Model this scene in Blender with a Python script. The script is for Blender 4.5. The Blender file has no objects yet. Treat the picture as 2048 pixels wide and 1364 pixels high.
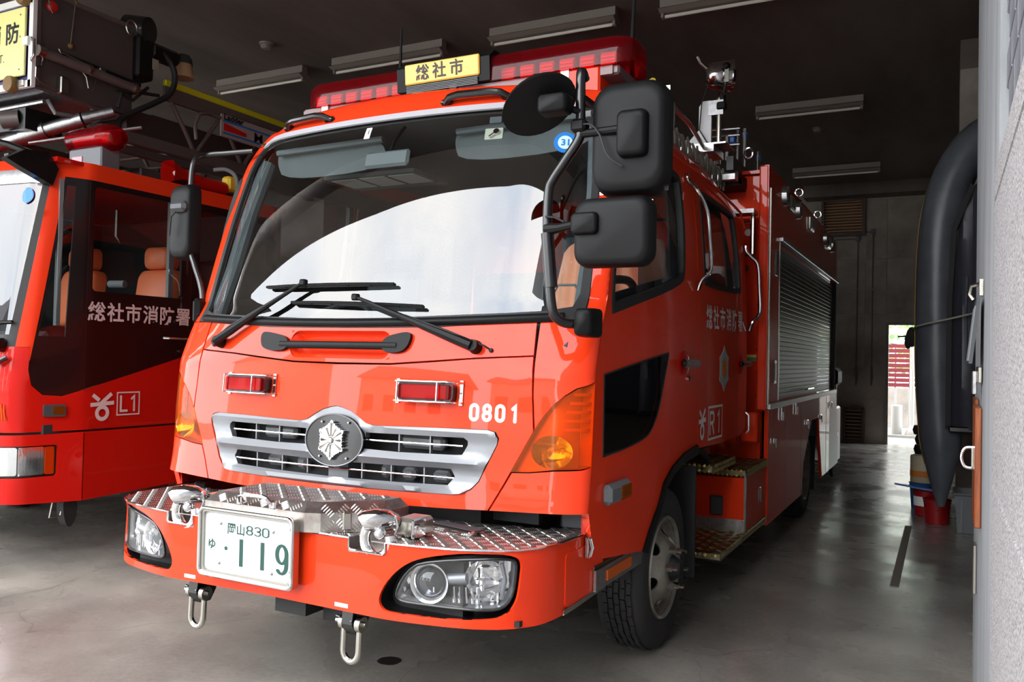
import bpy, bmesh, math, random
from math import sin, cos, pi, radians, sqrt, atan2
from mathutils import Vector, Matrix
from mathutils.geometry import delaunay_2d_cdt
random.seed(7)
scene = bpy.context.scene
COL = scene.collection

# ---------------------------------------------------------------- camera
cam_d = bpy.data.cameras.new('camera'); cam = bpy.data.objects.new('camera', cam_d); COL.objects.link(cam)
cam_d.sensor_width = 36.0; cam_d.lens = 1690.0 / 2048.0 * 36.0; cam_d.clip_start = 0.02; cam_d.clip_end = 300
cam.matrix_world = Matrix(((0.88937161, -0.00980696, 0.45707982, 2.4),
                           (0.45671409, -0.02630842, -0.88922444, -3.0),
                           (0.02074563, 0.99960577, -0.01891898, 1.45), (0, 0, 0, 1)))
scene.camera = cam

# ---------------------------------------------------------------- sky (bright overcast with soft cloud)
world = bpy.data.worlds.new('overcast_sky'); scene.world = world; world.use_nodes = True
wn = world.node_tree.nodes; wl = world.node_tree.links; wn.clear()
w_out = wn.new('ShaderNodeOutputWorld'); w_bg = wn.new('ShaderNodeBackground'); w_bg.inputs[1].default_value = 10.0
w_tc = wn.new('ShaderNodeTexCoord'); w_no = wn.new('ShaderNodeTexNoise'); w_rp = wn.new('ShaderNodeValToRGB')
w_no.inputs['Scale'].default_value = 3.2; w_no.inputs['Detail'].default_value = 4
w_rp.color_ramp.elements[0].position = .3; w_rp.color_ramp.elements[0].color = (.66, .73, .84, 1)
w_rp.color_ramp.elements[1].position = .62; w_rp.color_ramp.elements[1].color = (1, .99, .97, 1)
wl.new(w_tc.outputs['Generated'], w_no.inputs['Vector']); wl.new(w_no.outputs['Fac'], w_rp.inputs['Fac'])
wl.new(w_rp.outputs['Color'], w_bg.inputs['Color']); wl.new(w_bg.outputs[0], w_out.inputs[0])

vs = scene.view_settings; vs.view_transform = 'Standard'; vs.look = 'None'; vs.gamma = 1.0; vs.use_curve_mapping = False
vs.exposure = 0.0
scene.cycles.max_bounces = 10; scene.cycles.diffuse_bounces = 4; scene.cycles.glossy_bounces = 5
scene.cycles.transmission_bounces = 8; scene.cycles.transparent_max_bounces = 12
scene.cycles.caustics_reflective = False; scene.cycles.caustics_refractive = False
scene.cycles.sample_clamp_indirect = 8.0

# ---------------------------------------------------------------- materials
MATS = {}
def S2L(c):
    return tuple(((v/12.92) if v <= .04045 else ((v+.055)/1.055)**2.4) for v in [x/255 for x in c])
def mat(name, rgb, rough=.5, metal=0., coat=0., spec=None, trans=0., ior=None, bump=None, vary=None, coatr=.03, lin=False, emit=None, alpha=None):
    m = bpy.data.materials.new(name); m.use_nodes = True; nt = m.node_tree; b = nt.nodes['Principled BSDF']
    c = rgb if lin else S2L(rgb)
    b.inputs['Base Color'].default_value = (*c, 1); b.inputs['Roughness'].default_value = rough; b.inputs['Metallic'].default_value = metal
    if coat: b.inputs['Coat Weight'].default_value = coat; b.inputs['Coat Roughness'].default_value = coatr
    if spec is not None: b.inputs['Specular IOR Level'].default_value = spec
    if trans: b.inputs['Transmission Weight'].default_value = trans
    if ior: b.inputs['IOR'].default_value = ior
    if alpha is not None: b.inputs['Alpha'].default_value = alpha
    if emit: b.inputs['Emission Color'].default_value = (*emit[0], 1); b.inputs['Emission Strength'].default_value = emit[1]
    tc = None
    if vary or bump: tc = nt.nodes.new('ShaderNodeTexCoord')
    if vary:      # (scale, second colour, low, high, stretch)
        n = nt.nodes.new('ShaderNodeTexNoise'); n.inputs['Scale'].default_value = vary[0]; n.inputs['Detail'].default_value = 6; n.inputs['Roughness'].default_value = .62
        r = nt.nodes.new('ShaderNodeMapRange'); r.inputs[1].default_value = vary[2]; r.inputs[2].default_value = vary[3]
        mx = nt.nodes.new('ShaderNodeMix'); mx.data_type = 'RGBA'
        mx.inputs[6].default_value = (*c, 1); mx.inputs[7].default_value = (*S2L(vary[1]), 1)
        src = tc.outputs['Object']
        if len(vary) > 4:
            mp = nt.nodes.new('ShaderNodeMapping'); mp.inputs['Scale'].default_value = vary[4]; nt.links.new(src, mp.inputs[0]); src = mp.outputs[0]
        nt.links.new(src, n.inputs['Vector']); nt.links.new(n.outputs['Fac'], r.inputs[0]); nt.links.new(r.outputs[0], mx.inputs[0])
        nt.links.new(mx.outputs[2], b.inputs['Base Color'])
    if bump:      # (scale, strength, distance)
        n = nt.nodes.new('ShaderNodeTexNoise'); n.inputs['Scale'].default_value = bump[0]; n.inputs['Detail'].default_value = 5
        bp_ = nt.nodes.new('ShaderNodeBump'); bp_.inputs['Strength'].default_value = bump[1]; bp_.inputs['Distance'].default_value = bump[2]
        nt.links.new(tc.outputs['Object'], n.inputs['Vector']); nt.links.new(n.outputs['Fac'], bp_.inputs['Height']); nt.links.new(bp_.outputs[0], b.inputs['Normal'])
    MATS[name] = m
    return m
RED = mat('red_paint', (.74, .038, .007), .42, coat=.5, lin=True, coatr=.02, spec=.06)
RED2 = mat('shaded_red_paint', (.50, .008, .004), .42, coat=.4, lin=True, coatr=.02, spec=.05)  # same red darkened: shade on the side faces is put into the colour
BLK = mat('black_plastic', (12, 12, 13), .52, bump=(900, .15, .001), spec=.2)
BLKG = mat('black_gloss', (9, 9, 11), .3, coat=.3, coatr=.08)
RUB = mat('rubber', (24, 24, 25), .62)
TIRE = mat('tyre_rubber', (30, 30, 31), .75, bump=(160, .2, .002), vary=(6, (44, 43, 42), .4, .7))
DARK = mat('dark_interior', (38, 40, 43), .7)
DASH = mat('dash_plastic', (52, 56, 60), .65)
LINER = mat('headliner', (120, 124, 126), .8)
SILV = mat('silver_paint', (124, 126, 130), .4, metal=.5, coat=.2)
CHR = mat('chrome', (215, 215, 216), .08, metal=1.)
STEEL = mat('stainless', (176, 172, 164), .24, metal=1., bump=(300, .05, .001))
ALU = mat('brushed_aluminium', (186, 186, 188), .33, metal=1., vary=(40, (150, 150, 152), .35, .7))
TREAD = mat('tread_plate', (176, 172, 168), .36, metal=1., vary=(18, (142, 132, 128), .35, .7))
TREADW = mat('worn_tread_plate', (150, 142, 120), .36, metal=1., vary=(14, (104, 92, 70), .35, .7))
LUG = mat('tread_lug', (200, 197, 192), .32, metal=1.)
LUGW = mat('worn_lug', (196, 184, 120), .3, metal=1.)
GREYP = mat('grey_plastic', (100, 103, 107), .45)
GREYD = mat('dark_grey_paint', (58, 60, 63), .5)
WHT = mat('white_print', (240, 240, 238), .45)
WHTP = mat('white_plate', (208, 212, 212), .4)
GRN = mat('plate_green', (14, 62, 54), .4)
YEL = mat('sign_yellow', (250, 200, 90), .35)
BLKP = mat('black_print', (22, 22, 24), .5)
YELP = mat('pale_yellow_panel', (250, 244, 160), .4)
ORG = mat('orange_leather', (226, 118, 74), .45, bump=(60, .1, .003))
SALM = mat('salmon_cloth', (232, 160, 128), .9, bump=(25, .3, .01))
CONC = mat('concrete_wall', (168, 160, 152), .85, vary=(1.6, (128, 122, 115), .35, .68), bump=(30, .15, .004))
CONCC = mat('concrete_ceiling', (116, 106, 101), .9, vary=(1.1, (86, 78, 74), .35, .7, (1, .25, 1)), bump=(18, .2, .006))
LBLUE = mat('label_blue', (30, 120, 200), .4)
BLUEG = mat('blue_plastic', (40, 90, 170), .4)
NAVY = mat('basket_navy', (38, 34, 96), .4, coat=.3)
def schlick(nt, f0, k=1.0):
    lw = nt.nodes.new('ShaderNodeLayerWeight'); lw.inputs[0].default_value = .5
    pw = nt.nodes.new('ShaderNodeMath'); pw.operation = 'POWER'; pw.inputs[1].default_value = 5.0
    ma = nt.nodes.new('ShaderNodeMath'); ma.operation = 'MULTIPLY_ADD'; ma.inputs[1].default_value = (1-f0)*k; ma.inputs[2].default_value = f0; ma.use_clamp = True
    nt.links.new(lw.outputs['Facing'], pw.inputs[0]); nt.links.new(pw.outputs[0], ma.inputs[0]); return ma.outputs[0]
def glass(name, tint, f0=.08, rough=0.0):
    # single pane: clear tinted view through, mirror reflection by Schlick Fresnel (both faces counted)
    m = bpy.data.materials.new(name); m.use_nodes = True; nt = m.node_tree; nt.nodes.clear()
    o = nt.nodes.new('ShaderNodeOutputMaterial'); mx = nt.nodes.new('ShaderNodeMixShader')
    t = nt.nodes.new('ShaderNodeBsdfTransparent'); g = nt.nodes.new('ShaderNodeBsdfGlossy')
    t.inputs[0].default_value = (*tint, 1); g.inputs['Roughness'].default_value = rough
    nt.links.new(schlick(nt, f0), mx.inputs[0]); nt.links.new(t.outputs[0], mx.inputs[1]); nt.links.new(g.outputs[0], mx.inputs[2]); nt.links.new(mx.outputs[0], o.inputs[0])
    MATS[name] = m; return m
GLASS = glass('windshield_glass', (.74, .80, .80), .115)
GLASSD = glass('dark_side_glass', (.68, .71, .71), .07)
GLASSB = glass('black_window_glass', (.22, .22, .23), .08)
LENSC = glass('clear_lens', (.95, .96, .97), .07)
def lens(name, rgb, tr, rough=.4):
    m = bpy.data.materials.new(name); m.use_nodes = True; nt = m.node_tree; b = nt.nodes['Principled BSDF']; o = nt.nodes['Material Output']
    b.inputs['Base Color'].default_value = (*rgb, 1); b.inputs['Roughness'].default_value = .12; b.inputs['Coat Weight'].default_value = 1.; b.inputs['Coat Roughness'].default_value = .03
    t = nt.nodes.new('ShaderNodeBsdfTransparent'); t.inputs[0].default_value = (*tr, 1); mx = nt.nodes.new('ShaderNodeMixShader'); mx.inputs[0].default_value = .5
    nt.links.new(schlick(nt, rough, .6), mx.inputs[0])
    nt.links.new(t.outputs[0], mx.inputs[1]); nt.links.new(b.outputs[0], mx.inputs[2]); nt.links.new(mx.outputs[0], o.inputs[0])
    MATS[name] = m; return m
AMBER = lens('amber_lens', (.62, .15, .005), (1., .40, .04), .14)
TRIM = mat('bright_trim', (172, 170, 176), .4)
RAIL = mat('rail_grey', (120, 104, 104), .5, metal=.6)
REDL = lens('red_lens', (.32, .006, .012), (.95, .06, .07), .2)
REDB = mat('led_red', (150, 10, 14), .3, coat=.5)

# ---------------------------------------------------------------- mesh helpers
class MB:
    def __init__(s): s.v = []; s.f = []
    def add(s, V, F):
        k = len(s.v); s.v += [tuple(p) for p in V]; s.f += [tuple(i+k for i in f) for f in F]; return s
    def box(s, c, d, rot=None, bev=0.):
        x, y, z = d[0]/2, d[1]/2, d[2]/2
        if bev > 0:
            b = min(bev, x*.9, y*.9, z*.9); V = []
            for sx in (-1, 1):
                for sy in (-1, 1):
                    for sz in (-1, 1):
                        V += [(sx*x, sy*(y-b), sz*(z-b)), (sx*(x-b), sy*y, sz*(z-b)), (sx*(x-b), sy*(y-b), sz*z)]
            i = lambda sx, sy, sz, k: ((sx > 0)*4+(sy > 0)*2+(sz > 0))*3+k
            F = []
            for sg in (-1, 1):
                q = [i(sg, -1, -1, 0), i(sg, 1, -1, 0), i(sg, 1, 1, 0), i(sg, -1, 1, 0)]; F.append(q if sg > 0 else q[::-1])
                q = [i(-1, sg, -1, 1), i(-1, sg, 1, 1), i(1, sg, 1, 1), i(1, sg, -1, 1)]; F.append(q if sg > 0 else q[::-1])
                q = [i(-1, -1, sg, 2), i(1, -1, sg, 2), i(1, 1, sg, 2), i(-1, 1, sg, 2)]; F.append(q if sg > 0 else q[::-1])
            for a in (-1, 1):
                for b2 in (-1, 1):
                    q = [i(a, b2, -1, 0), i(a, b2, -1, 1), i(a, b2, 1, 1), i(a, b2, 1, 0)]; F.append(q if a*b2 > 0 else q[::-1])
                    q = [i(a, -1, b2, 0), i(a, 1, b2, 0), i(a, 1, b2, 2), i(a, -1, b2, 2)]; F.append(q if a*b2 > 0 else q[::-1])
                    q = [i(-1, a, b2, 1), i(-1, a, b2, 2), i(1, a, b2, 2), i(1, a, b2, 1)]; F.append(q if a*b2 > 0 else q[::-1])
                    for c3 in (-1, 1):
                        q = [i(a, b2, c3, 0), i(a, b2, c3, 1), i(a, b2, c3, 2)]; F.append(q if a*b2*c3 > 0 else q[::-1])
        else:
            V = [(sx*x, sy*y, sz*z) for sx in (-1, 1) for sy in (-1, 1) for sz in (-1, 1)]
            F = [(0, 1, 3, 2), (4, 6, 7, 5), (0, 4, 5, 1), (2, 3, 7, 6), (0, 2, 6, 4), (1, 5, 7, 3)]
        c = Vector(c)
        if rot is not None:
            R = rot if isinstance(rot, Matrix) else Matrix.Rotation(rot[0], 3, rot[1])
            V = [R @ Vector(p) for p in V]
        return s.add([Vector(p)+c for p in V], F)
    def prism(s, poly, fn, h0, h1):
        # polygon (a,b) CCW, fn(a,b,h)->3D ; caps + sides, capped by CDT for concave outlines
        n = len(poly); V = [fn(a, b, h0) for a, b in poly]+[fn(a, b, h1) for a, b in poly]
        r = delaunay_2d_cdt([Vector(p) for p in poly], [], [list(range(n))], 1, 1e-7)
        F = [(i, (i+1) % n, (i+1) % n+n, i+n) for i in range(n)]
        if len(r[0]) == n:
            T = [tuple(t) for t in r[2]]
        else:
            T = [tuple(range(n))]
        F += [tuple(reversed(t)) for t in T]+[tuple(i+n for i in t) for t in T]
        return s.add(V, F)
    def tube(s, path, r, n=10, closed=False, caps=True):
        P = [Vector(p) for p in path]; m = len(P); rr = r if isinstance(r, (list, tuple)) else [r]*m
        T = []
        for i in range(m):
            a = P[(i-1) % m] if (closed or i > 0) else P[i]; b = P[(i+1) % m] if (closed or i < m-1) else P[i]
            t = (b-a); T.append(t.normalized() if t.length > 1e-9 else Vector((0, 0, 1)))
        u = T[0].orthogonal().normalized(); V = []
        for i in range(m):
            u = (u-T[i]*u.dot(T[i])); u = u.normalized() if u.length > 1e-6 else T[i].orthogonal().normalized(); w = T[i].cross(u)
            for k in range(n):
                a = 2*pi*k/n; V.append(P[i]+(u*cos(a)+w*sin(a))*rr[i])
        F = []
        for i in range(m if closed else m-1):
            j = (i+1) % m
            for k in range(n):
                F.append((i*n+k, i*n+(k+1) % n, j*n+(k+1) % n, j*n+k))
        if caps and not closed:
            F.append(tuple(range(n-1, -1, -1))); F.append(tuple((m-1)*n+k for k in range(n)))
        return s.add(V, F)
    def lathe(s, prof, c, ax='z', n=32, a0=0., a1=2*pi):
        # prof: (radius, along axis)
        full = abs(a1-a0-2*pi) < 1e-6; m = n if full else n+1; V = []; c = Vector(c)
        def pt(r, h, a):
            x, y = r*cos(a), r*sin(a)
            return c+(Vector((x, y, h)) if ax == 'z' else Vector((h, x, y)) if ax == 'x' else Vector((y, h, x)))
        for k in range(m):
            a = a0+(a1-a0)*k/n
            for r, h in prof: V.append(pt(r, h, a))
        L = len(prof); F = []
        for k in range(n):
            j = (k+1) % m
            for i in range(L-1): F.append((k*L+i, j*L+i, j*L+i+1, k*L+i+1))
        return s.add(V, F)
    def grid(s, fn, nu, nv, closeu=False):
        V = [fn(i/(nu if closeu else nu-1), j/(nv-1)) for i in range(nu) for j in range(nv)]; F = []
        for i in range(nu if closeu else nu-1):
            k = (i+1) % nu
            for j in range(nv-1): F.append((i*nv+j, k*nv+j, k*nv+j+1, i*nv+j+1))
        return s.add(V, F)
    def ball(s, c, r, n=12, m=8):
        c = Vector(c); R = Vector(r) if isinstance(r, (tuple, list)) else Vector((r, r, r))
        return s.grid(lambda u, v: c+Vector((R.x*sin(pi*v)*cos(2*pi*u), R.y*sin(pi*v)*sin(2*pi*u), -R.z*cos(pi*v))), n, m, True)
    def disc(s, c, r, nrm, n=16, th=.004):
        c = Vector(c); d = Vector(nrm).normalized(); return s.tube([c-d*th/2, c+d*th/2], r, n)
def cr(P, k=6):
    # Catmull-Rom through the points
    P = [Vector(p) for p in P]; out = []
    for i in range(len(P)-1):
        a, b, c, d = P[max(i-1, 0)], P[i], P[i+1], P[min(i+2, len(P)-1)]
        for q in range(k):
            t = q/k; out.append(.5*((2*b)+(c-a)*t+(2*a-5*b+4*c-d)*t*t+(3*b-a-3*c+d)*t**3))
    return out+[P[-1]]
def put(name, mb, m, parent=None, smooth=35, label=None, kind=None, cat=None, group=None, loc=None):
    me = bpy.data.meshes.new(name); me.from_pydata([tuple(v) for v in mb.v], [], mb.f)
    bm = bmesh.new(); bm.from_mesh(me); bmesh.ops.remove_doubles(bm, verts=bm.verts, dist=1e-5); bm.to_mesh(me); bm.free()
    me.materials.append(m)
    if smooth:
        me.polygons.foreach_set('use_smooth', [True]*len(me.polygons)); me.set_sharp_from_angle(angle=radians(smooth))
    o = bpy.data.objects.new(name, me); COL.objects.link(o)
    if parent: o.parent = parent
    if loc: o.location = loc
    if label: o['label'] = label
    if kind: o['kind'] = kind
    if cat: o['category'] = cat
    if group: o['group'] = group
    return o
def thing(name, label, cat, loc=(0, 0, 0), rotz=0., group=None):
    o = bpy.data.objects.new(name, None); COL.objects.link(o); o.location = loc; o.rotation_euler = (0, 0, rotz)
    o.empty_display_size = .1; o['label'] = label; o['category'] = cat
    if group: o['group'] = group
    return o
def sub(name, parent):
    o = bpy.data.objects.new(name, None); COL.objects.link(o); o.parent = parent; o.empty_display_size = .05; return o
def dup(o, parent=None):
    c = o.copy(); COL.objects.link(c)
    if parent: c.parent = parent
    for ch in list(o.children):
        if ch.name in bpy.data.objects and ch.parent == o: dup(ch, c)
    return c
def lerp(t, P):
    if t <= P[0][0]: return P[0][1]
    for (a, x), (b, y) in zip(P, P[1:]):
        if t <= b: return x+(y-x)*(t-a)/(b-a)
    return P[-1][1]
def hermite(t, P):
    if t <= P[0][0]: return P[0][1]
    if t >= P[-1][0]: return P[-1][1]
    for i in range(len(P)-1):
        a, x = P[i]; b, y = P[i+1]
        if t <= b:
            d = (y-x)/(b-a)
            m0 = d if i == 0 else ((y-P[i-1][1])/(b-P[i-1][0])); m1 = d if i == len(P)-2 else ((P[i+2][1]-x)/(P[i+2][0]-a))
            h = b-a; u = (t-a)/h
            return x*(2*u**3-3*u*u+1)+h*m0*(u**3-2*u*u+u)+y*(3*u*u-2*u**3)+h*m1*(u**3-u*u)
def inpoly(x, y, P):
    r = False; j = len(P)-1
    for i in range(len(P)):
        xi, yi = P[i]; xj, yj = P[j]
        if (yi > y) != (yj > y) and x < (xj-xi)*(y-yi)/(yj-yi)+xi: r = not r
        j = i
    return r
def resample(P, step, closed=True):
    out = []; n = len(P)
    for i in range(n if closed else n-1):
        a, b = P[i], P[(i+1) % n]; d = math.hypot(b[0]-a[0], b[1]-a[1]); k = max(1, int(math.ceil(d/step)))
        for q in range(k): out.append((a[0]+(b[0]-a[0])*q/k, a[1]+(b[1]-a[1])*q/k))
    if not closed: out.append(P[-1])
    return out
def smoothpoly(P, it=2):
    # Chaikin rounding of a closed outline
    for _ in range(it):
        Q = []
        for i in range(len(P)):
            a, b = P[i], P[(i+1) % len(P)]
            Q += [(a[0]*.75+b[0]*.25, a[1]*.75+b[1]*.25), (a[0]*.25+b[0]*.75, a[1]*.25+b[1]*.75)]
        P = Q
    return P
def rrect(x0, y0, x1, y1, r, n=5):
    P = []
    for cx, cy, a in ((x1-r, y0+r, -pi/2), (x1-r, y1-r, 0), (x0+r, y1-r, pi/2), (x0+r, y0+r, pi)):
        for k in range(n+1): P.append((cx+r*cos(a+pi/2*k/n), cy+r*sin(a+pi/2*k/n)))
    return P
def ccw(P):
    A = sum(P[i][0]*P[(i+1) % len(P)][1]-P[(i+1) % len(P)][0]*P[i][1] for i in range(len(P)))
    return P if A > 0 else P[::-1]
def patch(outer, mapf, step=.08, thick=.006, holes=(), flip=False, off=0., mb=None):
    """sheet of given thickness lying on the surface mapf(a,b): outline and holes are cut exactly"""
    outer = ccw(resample(outer, step)); hs = [ccw(resample(h, step)) for h in holes]
    pts = list(outer); ed = [(i, (i+1) % len(outer)) for i in range(len(outer))]
    for h in hs:
        k = len(pts); pts += h; ed += [(k+i, k+(i+1) % len(h)) for i in range(len(h))]
    xs = [p[0] for p in outer]; ys = [p[1] for p in outer]; bnd = list(pts)
    x = min(xs)+step*.5; st2 = (step*.45)**2
    while x < max(xs):
        y = min(ys)+step*.5
        while y < max(ys):
            if inpoly(x, y, outer) and not any(inpoly(x, y, h) for h in hs) and all((x-q[0])**2+(y-q[1])**2 > st2 for q in bnd): pts.append((x, y))
            y += step
        x += step
    r = delaunay_2d_cdt([Vector(p) for p in pts], ed, [], 0, 1e-6)
    P = [(v.x, v.y) for v in r[0]]; T = []
    for t in r[2]:
        cx = sum(P[i][0] for i in t)/3; cy = sum(P[i][1] for i in t)/3
        if inpoly(cx, cy, outer) and not any(inpoly(cx, cy, h) for h in hs): T.append(tuple(t))
    V = [Vector(mapf(*p)) for p in P]; N = [Vector((0, 0, 0)) for _ in V]
    for t in T:
        n = (V[t[1]]-V[t[0]]).cross(V[t[2]]-V[t[0]])
        for i in t: N[i] += n
    sg = -1 if flip else 1
    N = [(n.normalized() if n.length > 0 else n)*sg for n in N]
    A = [v+n*off for v, n in zip(V, N)]; B = [v+n*(off-thick) for v, n in zip(V, N)]; k = len(V)
    cnt = {}
    for t in T:
        for i in range(3): cnt[(t[i], t[(i+1) % 3])] = 1
    F = []
    for t in T:
        F.append(t if not flip else t[::-1])
        if thick: F.append(tuple(i+k for i in (t[::-1] if not flip else t)))
    if thick:
        for (a, b) in cnt:
            if (b, a) not in cnt: F.append((b, a, a+k, b+k) if not flip else (a, b, b+k, a+k))
    mb = mb or MB(); mb.add(A+(B if thick else []), F); return mb
def textmb(body, mapf, size=1., bold=0., mb=None, spacing=1., cx=True, sx=1.):
    """flat lettering; mapf(x,y) gives the surface point"""
    c = bpy.data.curves.new('lettering', 'FONT'); c.body = body; c.size = size; c.offset = bold; c.space_character = spacing; c.resolution_u = 3
    o = bpy.data.objects.new('lettering', c); me = o.to_mesh(); V = [(v.co.x*sx, v.co.y) for v in me.vertices]; F = [tuple(p.vertices) for p in me.polygons]
    mn = min(v[0] for v in V); mx = max(v[0] for v in V); o.to_mesh_clear(); bpy.data.objects.remove(o); bpy.data.curves.remove(c)
    d = (mn+mx)/2 if cx else mn
    mb = mb or MB(); mb.add([mapf(x-d, y) for x, y in V], F); return mb
def strokes(paths, w, mapf, mb=None, cap=True):
    """rounded pen strokes laid flat on mapf(x,y): one ribbon per path, stacked a hair apart"""
    mb = mb or MB(); h = w/2
    for q, P in enumerate(paths):
        P = [Vector(p) for p in P]; P = [p for i, p in enumerate(P) if i == 0 or (p-P[i-1]).length > 1e-6]
        cl = (P[0]-P[-1]).length < 1e-5 and len(P) > 2
        if cl: P = P[:-1]
        n = len(P); D = [(P[(i+1) % n]-P[i]).normalized() for i in range(n if cl else n-1)]; Lf, Rt = [], []
        for i in range(n):
            d0 = D[(i-1) % len(D)] if (cl or i > 0) else D[0]; d1 = D[i % len(D)] if (cl or i < n-1) else D[-1]
            t = (d0+d1).normalized() if (d0+d1).length > 1e-6 else d1; k = min(1/max(.45, t.dot(d1)), 1.8); m = Vector((-t.y, t.x))*h*k
            Lf.append(P[i]+m); Rt.append(P[i]-m)
        pts = Rt+Lf; F = [(i, (i+1) % n, (i+1) % n+n, i+n) for i in range(n if cl else n-1)]
        if cap and not cl:
            for i0, d in ((0, -D[0]), (n-1, D[-1])):
                a0 = atan2(-d.x, d.y)+pi/2-pi/2; base = len(pts); c = P[i0]; s0 = Vector((d.y, -d.x))
                pts += [c+s0*h*cos(pi*j/8)+d*h*sin(pi*j/8) for j in range(9)]; F.append(tuple(range(base, base+9)))
        V = [Vector(mapf(*p)) for p in pts]; nr = (V[F[0][1]]-V[F[0][0]]).cross(V[F[0][2]]-V[F[0][0]]).normalized()*(.0003*q+.0001*len(mb.v) % 3*0)
        mb.add([v+nr for v in V], F)
    return mb
def arc(cx, cy, rx, ry, a0, a1, n=14):
    return [(cx+rx*cos(radians(a0+(a1-a0)*k/n)), cy+ry*sin(radians(a0+(a1-a0)*k/n))) for k in range(n+1)]
def glyph(ch, w=.6, h=1.):
    r = w/2
    G = {'0': [arc(r, h-r, r, r, 0, 180)+arc(r, r, r, r, 180, 360)+[(w, h-r)]],
         '1': [[(r*.55, h*.82), (w*.62, h), (w*.62, 0)]], 'l': [[(r, 0), (r, h)]],
         '8': [arc(r, h*.74, r*.9, h*.26, 0, 360, 20), arc(r, h*.26, r, h*.26, 0, 360, 20)],
         '3': [arc(r, h*.74, r*.95, h*.26, 150, -90, 12)+arc(r, h*.26, r, h*.26, 90, -150, 12)],
         '9': [arc(r, h*.68, r, h*.32, 0, 360, 20), [(w, h*.68), (w, h*.32)]+arc(r, h*.3, r, h*.3, 0, -140, 10)],
         'L': [[(0, h), (0, 0), (w*.85, 0)]], 'R': [[(0, 0), (0, h), (w*.6, h)]+arc(w*.6, h*.75, w*.4, h*.25, 90, -90, 8)+[(0, h*.5)], [(w*.5, h*.5), (w, 0)]]}
    return G[ch]
def lugs(poly, mapf, pitch=.05, n=4, ln=.026, wd=.0055, ht=.0022, seed=1, mb=None, holes=()):
    """raised bars of chequer plate: groups of parallel bars turned left and right in turn"""
    mb = mb or MB(); xs = [p[0] for p in poly]; ys = [p[1] for p in poly]
    i0 = int(min(xs)/pitch)-1; i1 = int(max(xs)/pitch)+2; j0 = int(min(ys)/pitch)-1; j1 = int(max(ys)/pitch)+2
    for i in range(i0, i1):
        for j in range(j0, j1):
            cx, cy = (i+.5)*pitch, (j+.5)*pitch; a = pi/4 if (i+j) % 2 else -pi/4
            if not inpoly(cx, cy, poly) or any(inpoly(cx, cy, h) for h in holes): continue
            ca, sa = cos(a), sin(a)
            for q in range(n):
                o = (q-(n-1)/2)*pitch*.2; V = []
                for (l, w2, z) in ((-.5, 0, 0), (-.25, -.5, 0), (.25, -.5, 0), (.5, 0, 0), (.25, .5, 0), (-.25, .5, 0), (-.3, 0, 1), (.3, 0, 1)):
                    u, v = l*ln, w2*wd+o; V.append(mapf(cx+u*ca-v*sa, cy+u*sa+v*ca, z*ht))
                mb.add(V, [(0, 1, 6), (1, 2, 7, 6), (2, 3, 7), (3, 4, 7), (4, 5, 6, 7), (5, 0, 6)])
    return mb
# ================================================================ building
def slab(name, x0, x1, y0, y1, z0, z1, m, label, **k):
    mb = MB().box(((x0+x1)/2, (y0+y1)/2, (z0+z1)/2), (x1-x0, y1-y0, z1-z0)); return put(name, mb, m, smooth=0, label=label, kind='structure', **k)
XL, XR, YF, YB, ZC = -13.0, 3.85, -2.1, 13.9, 4.75
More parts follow.
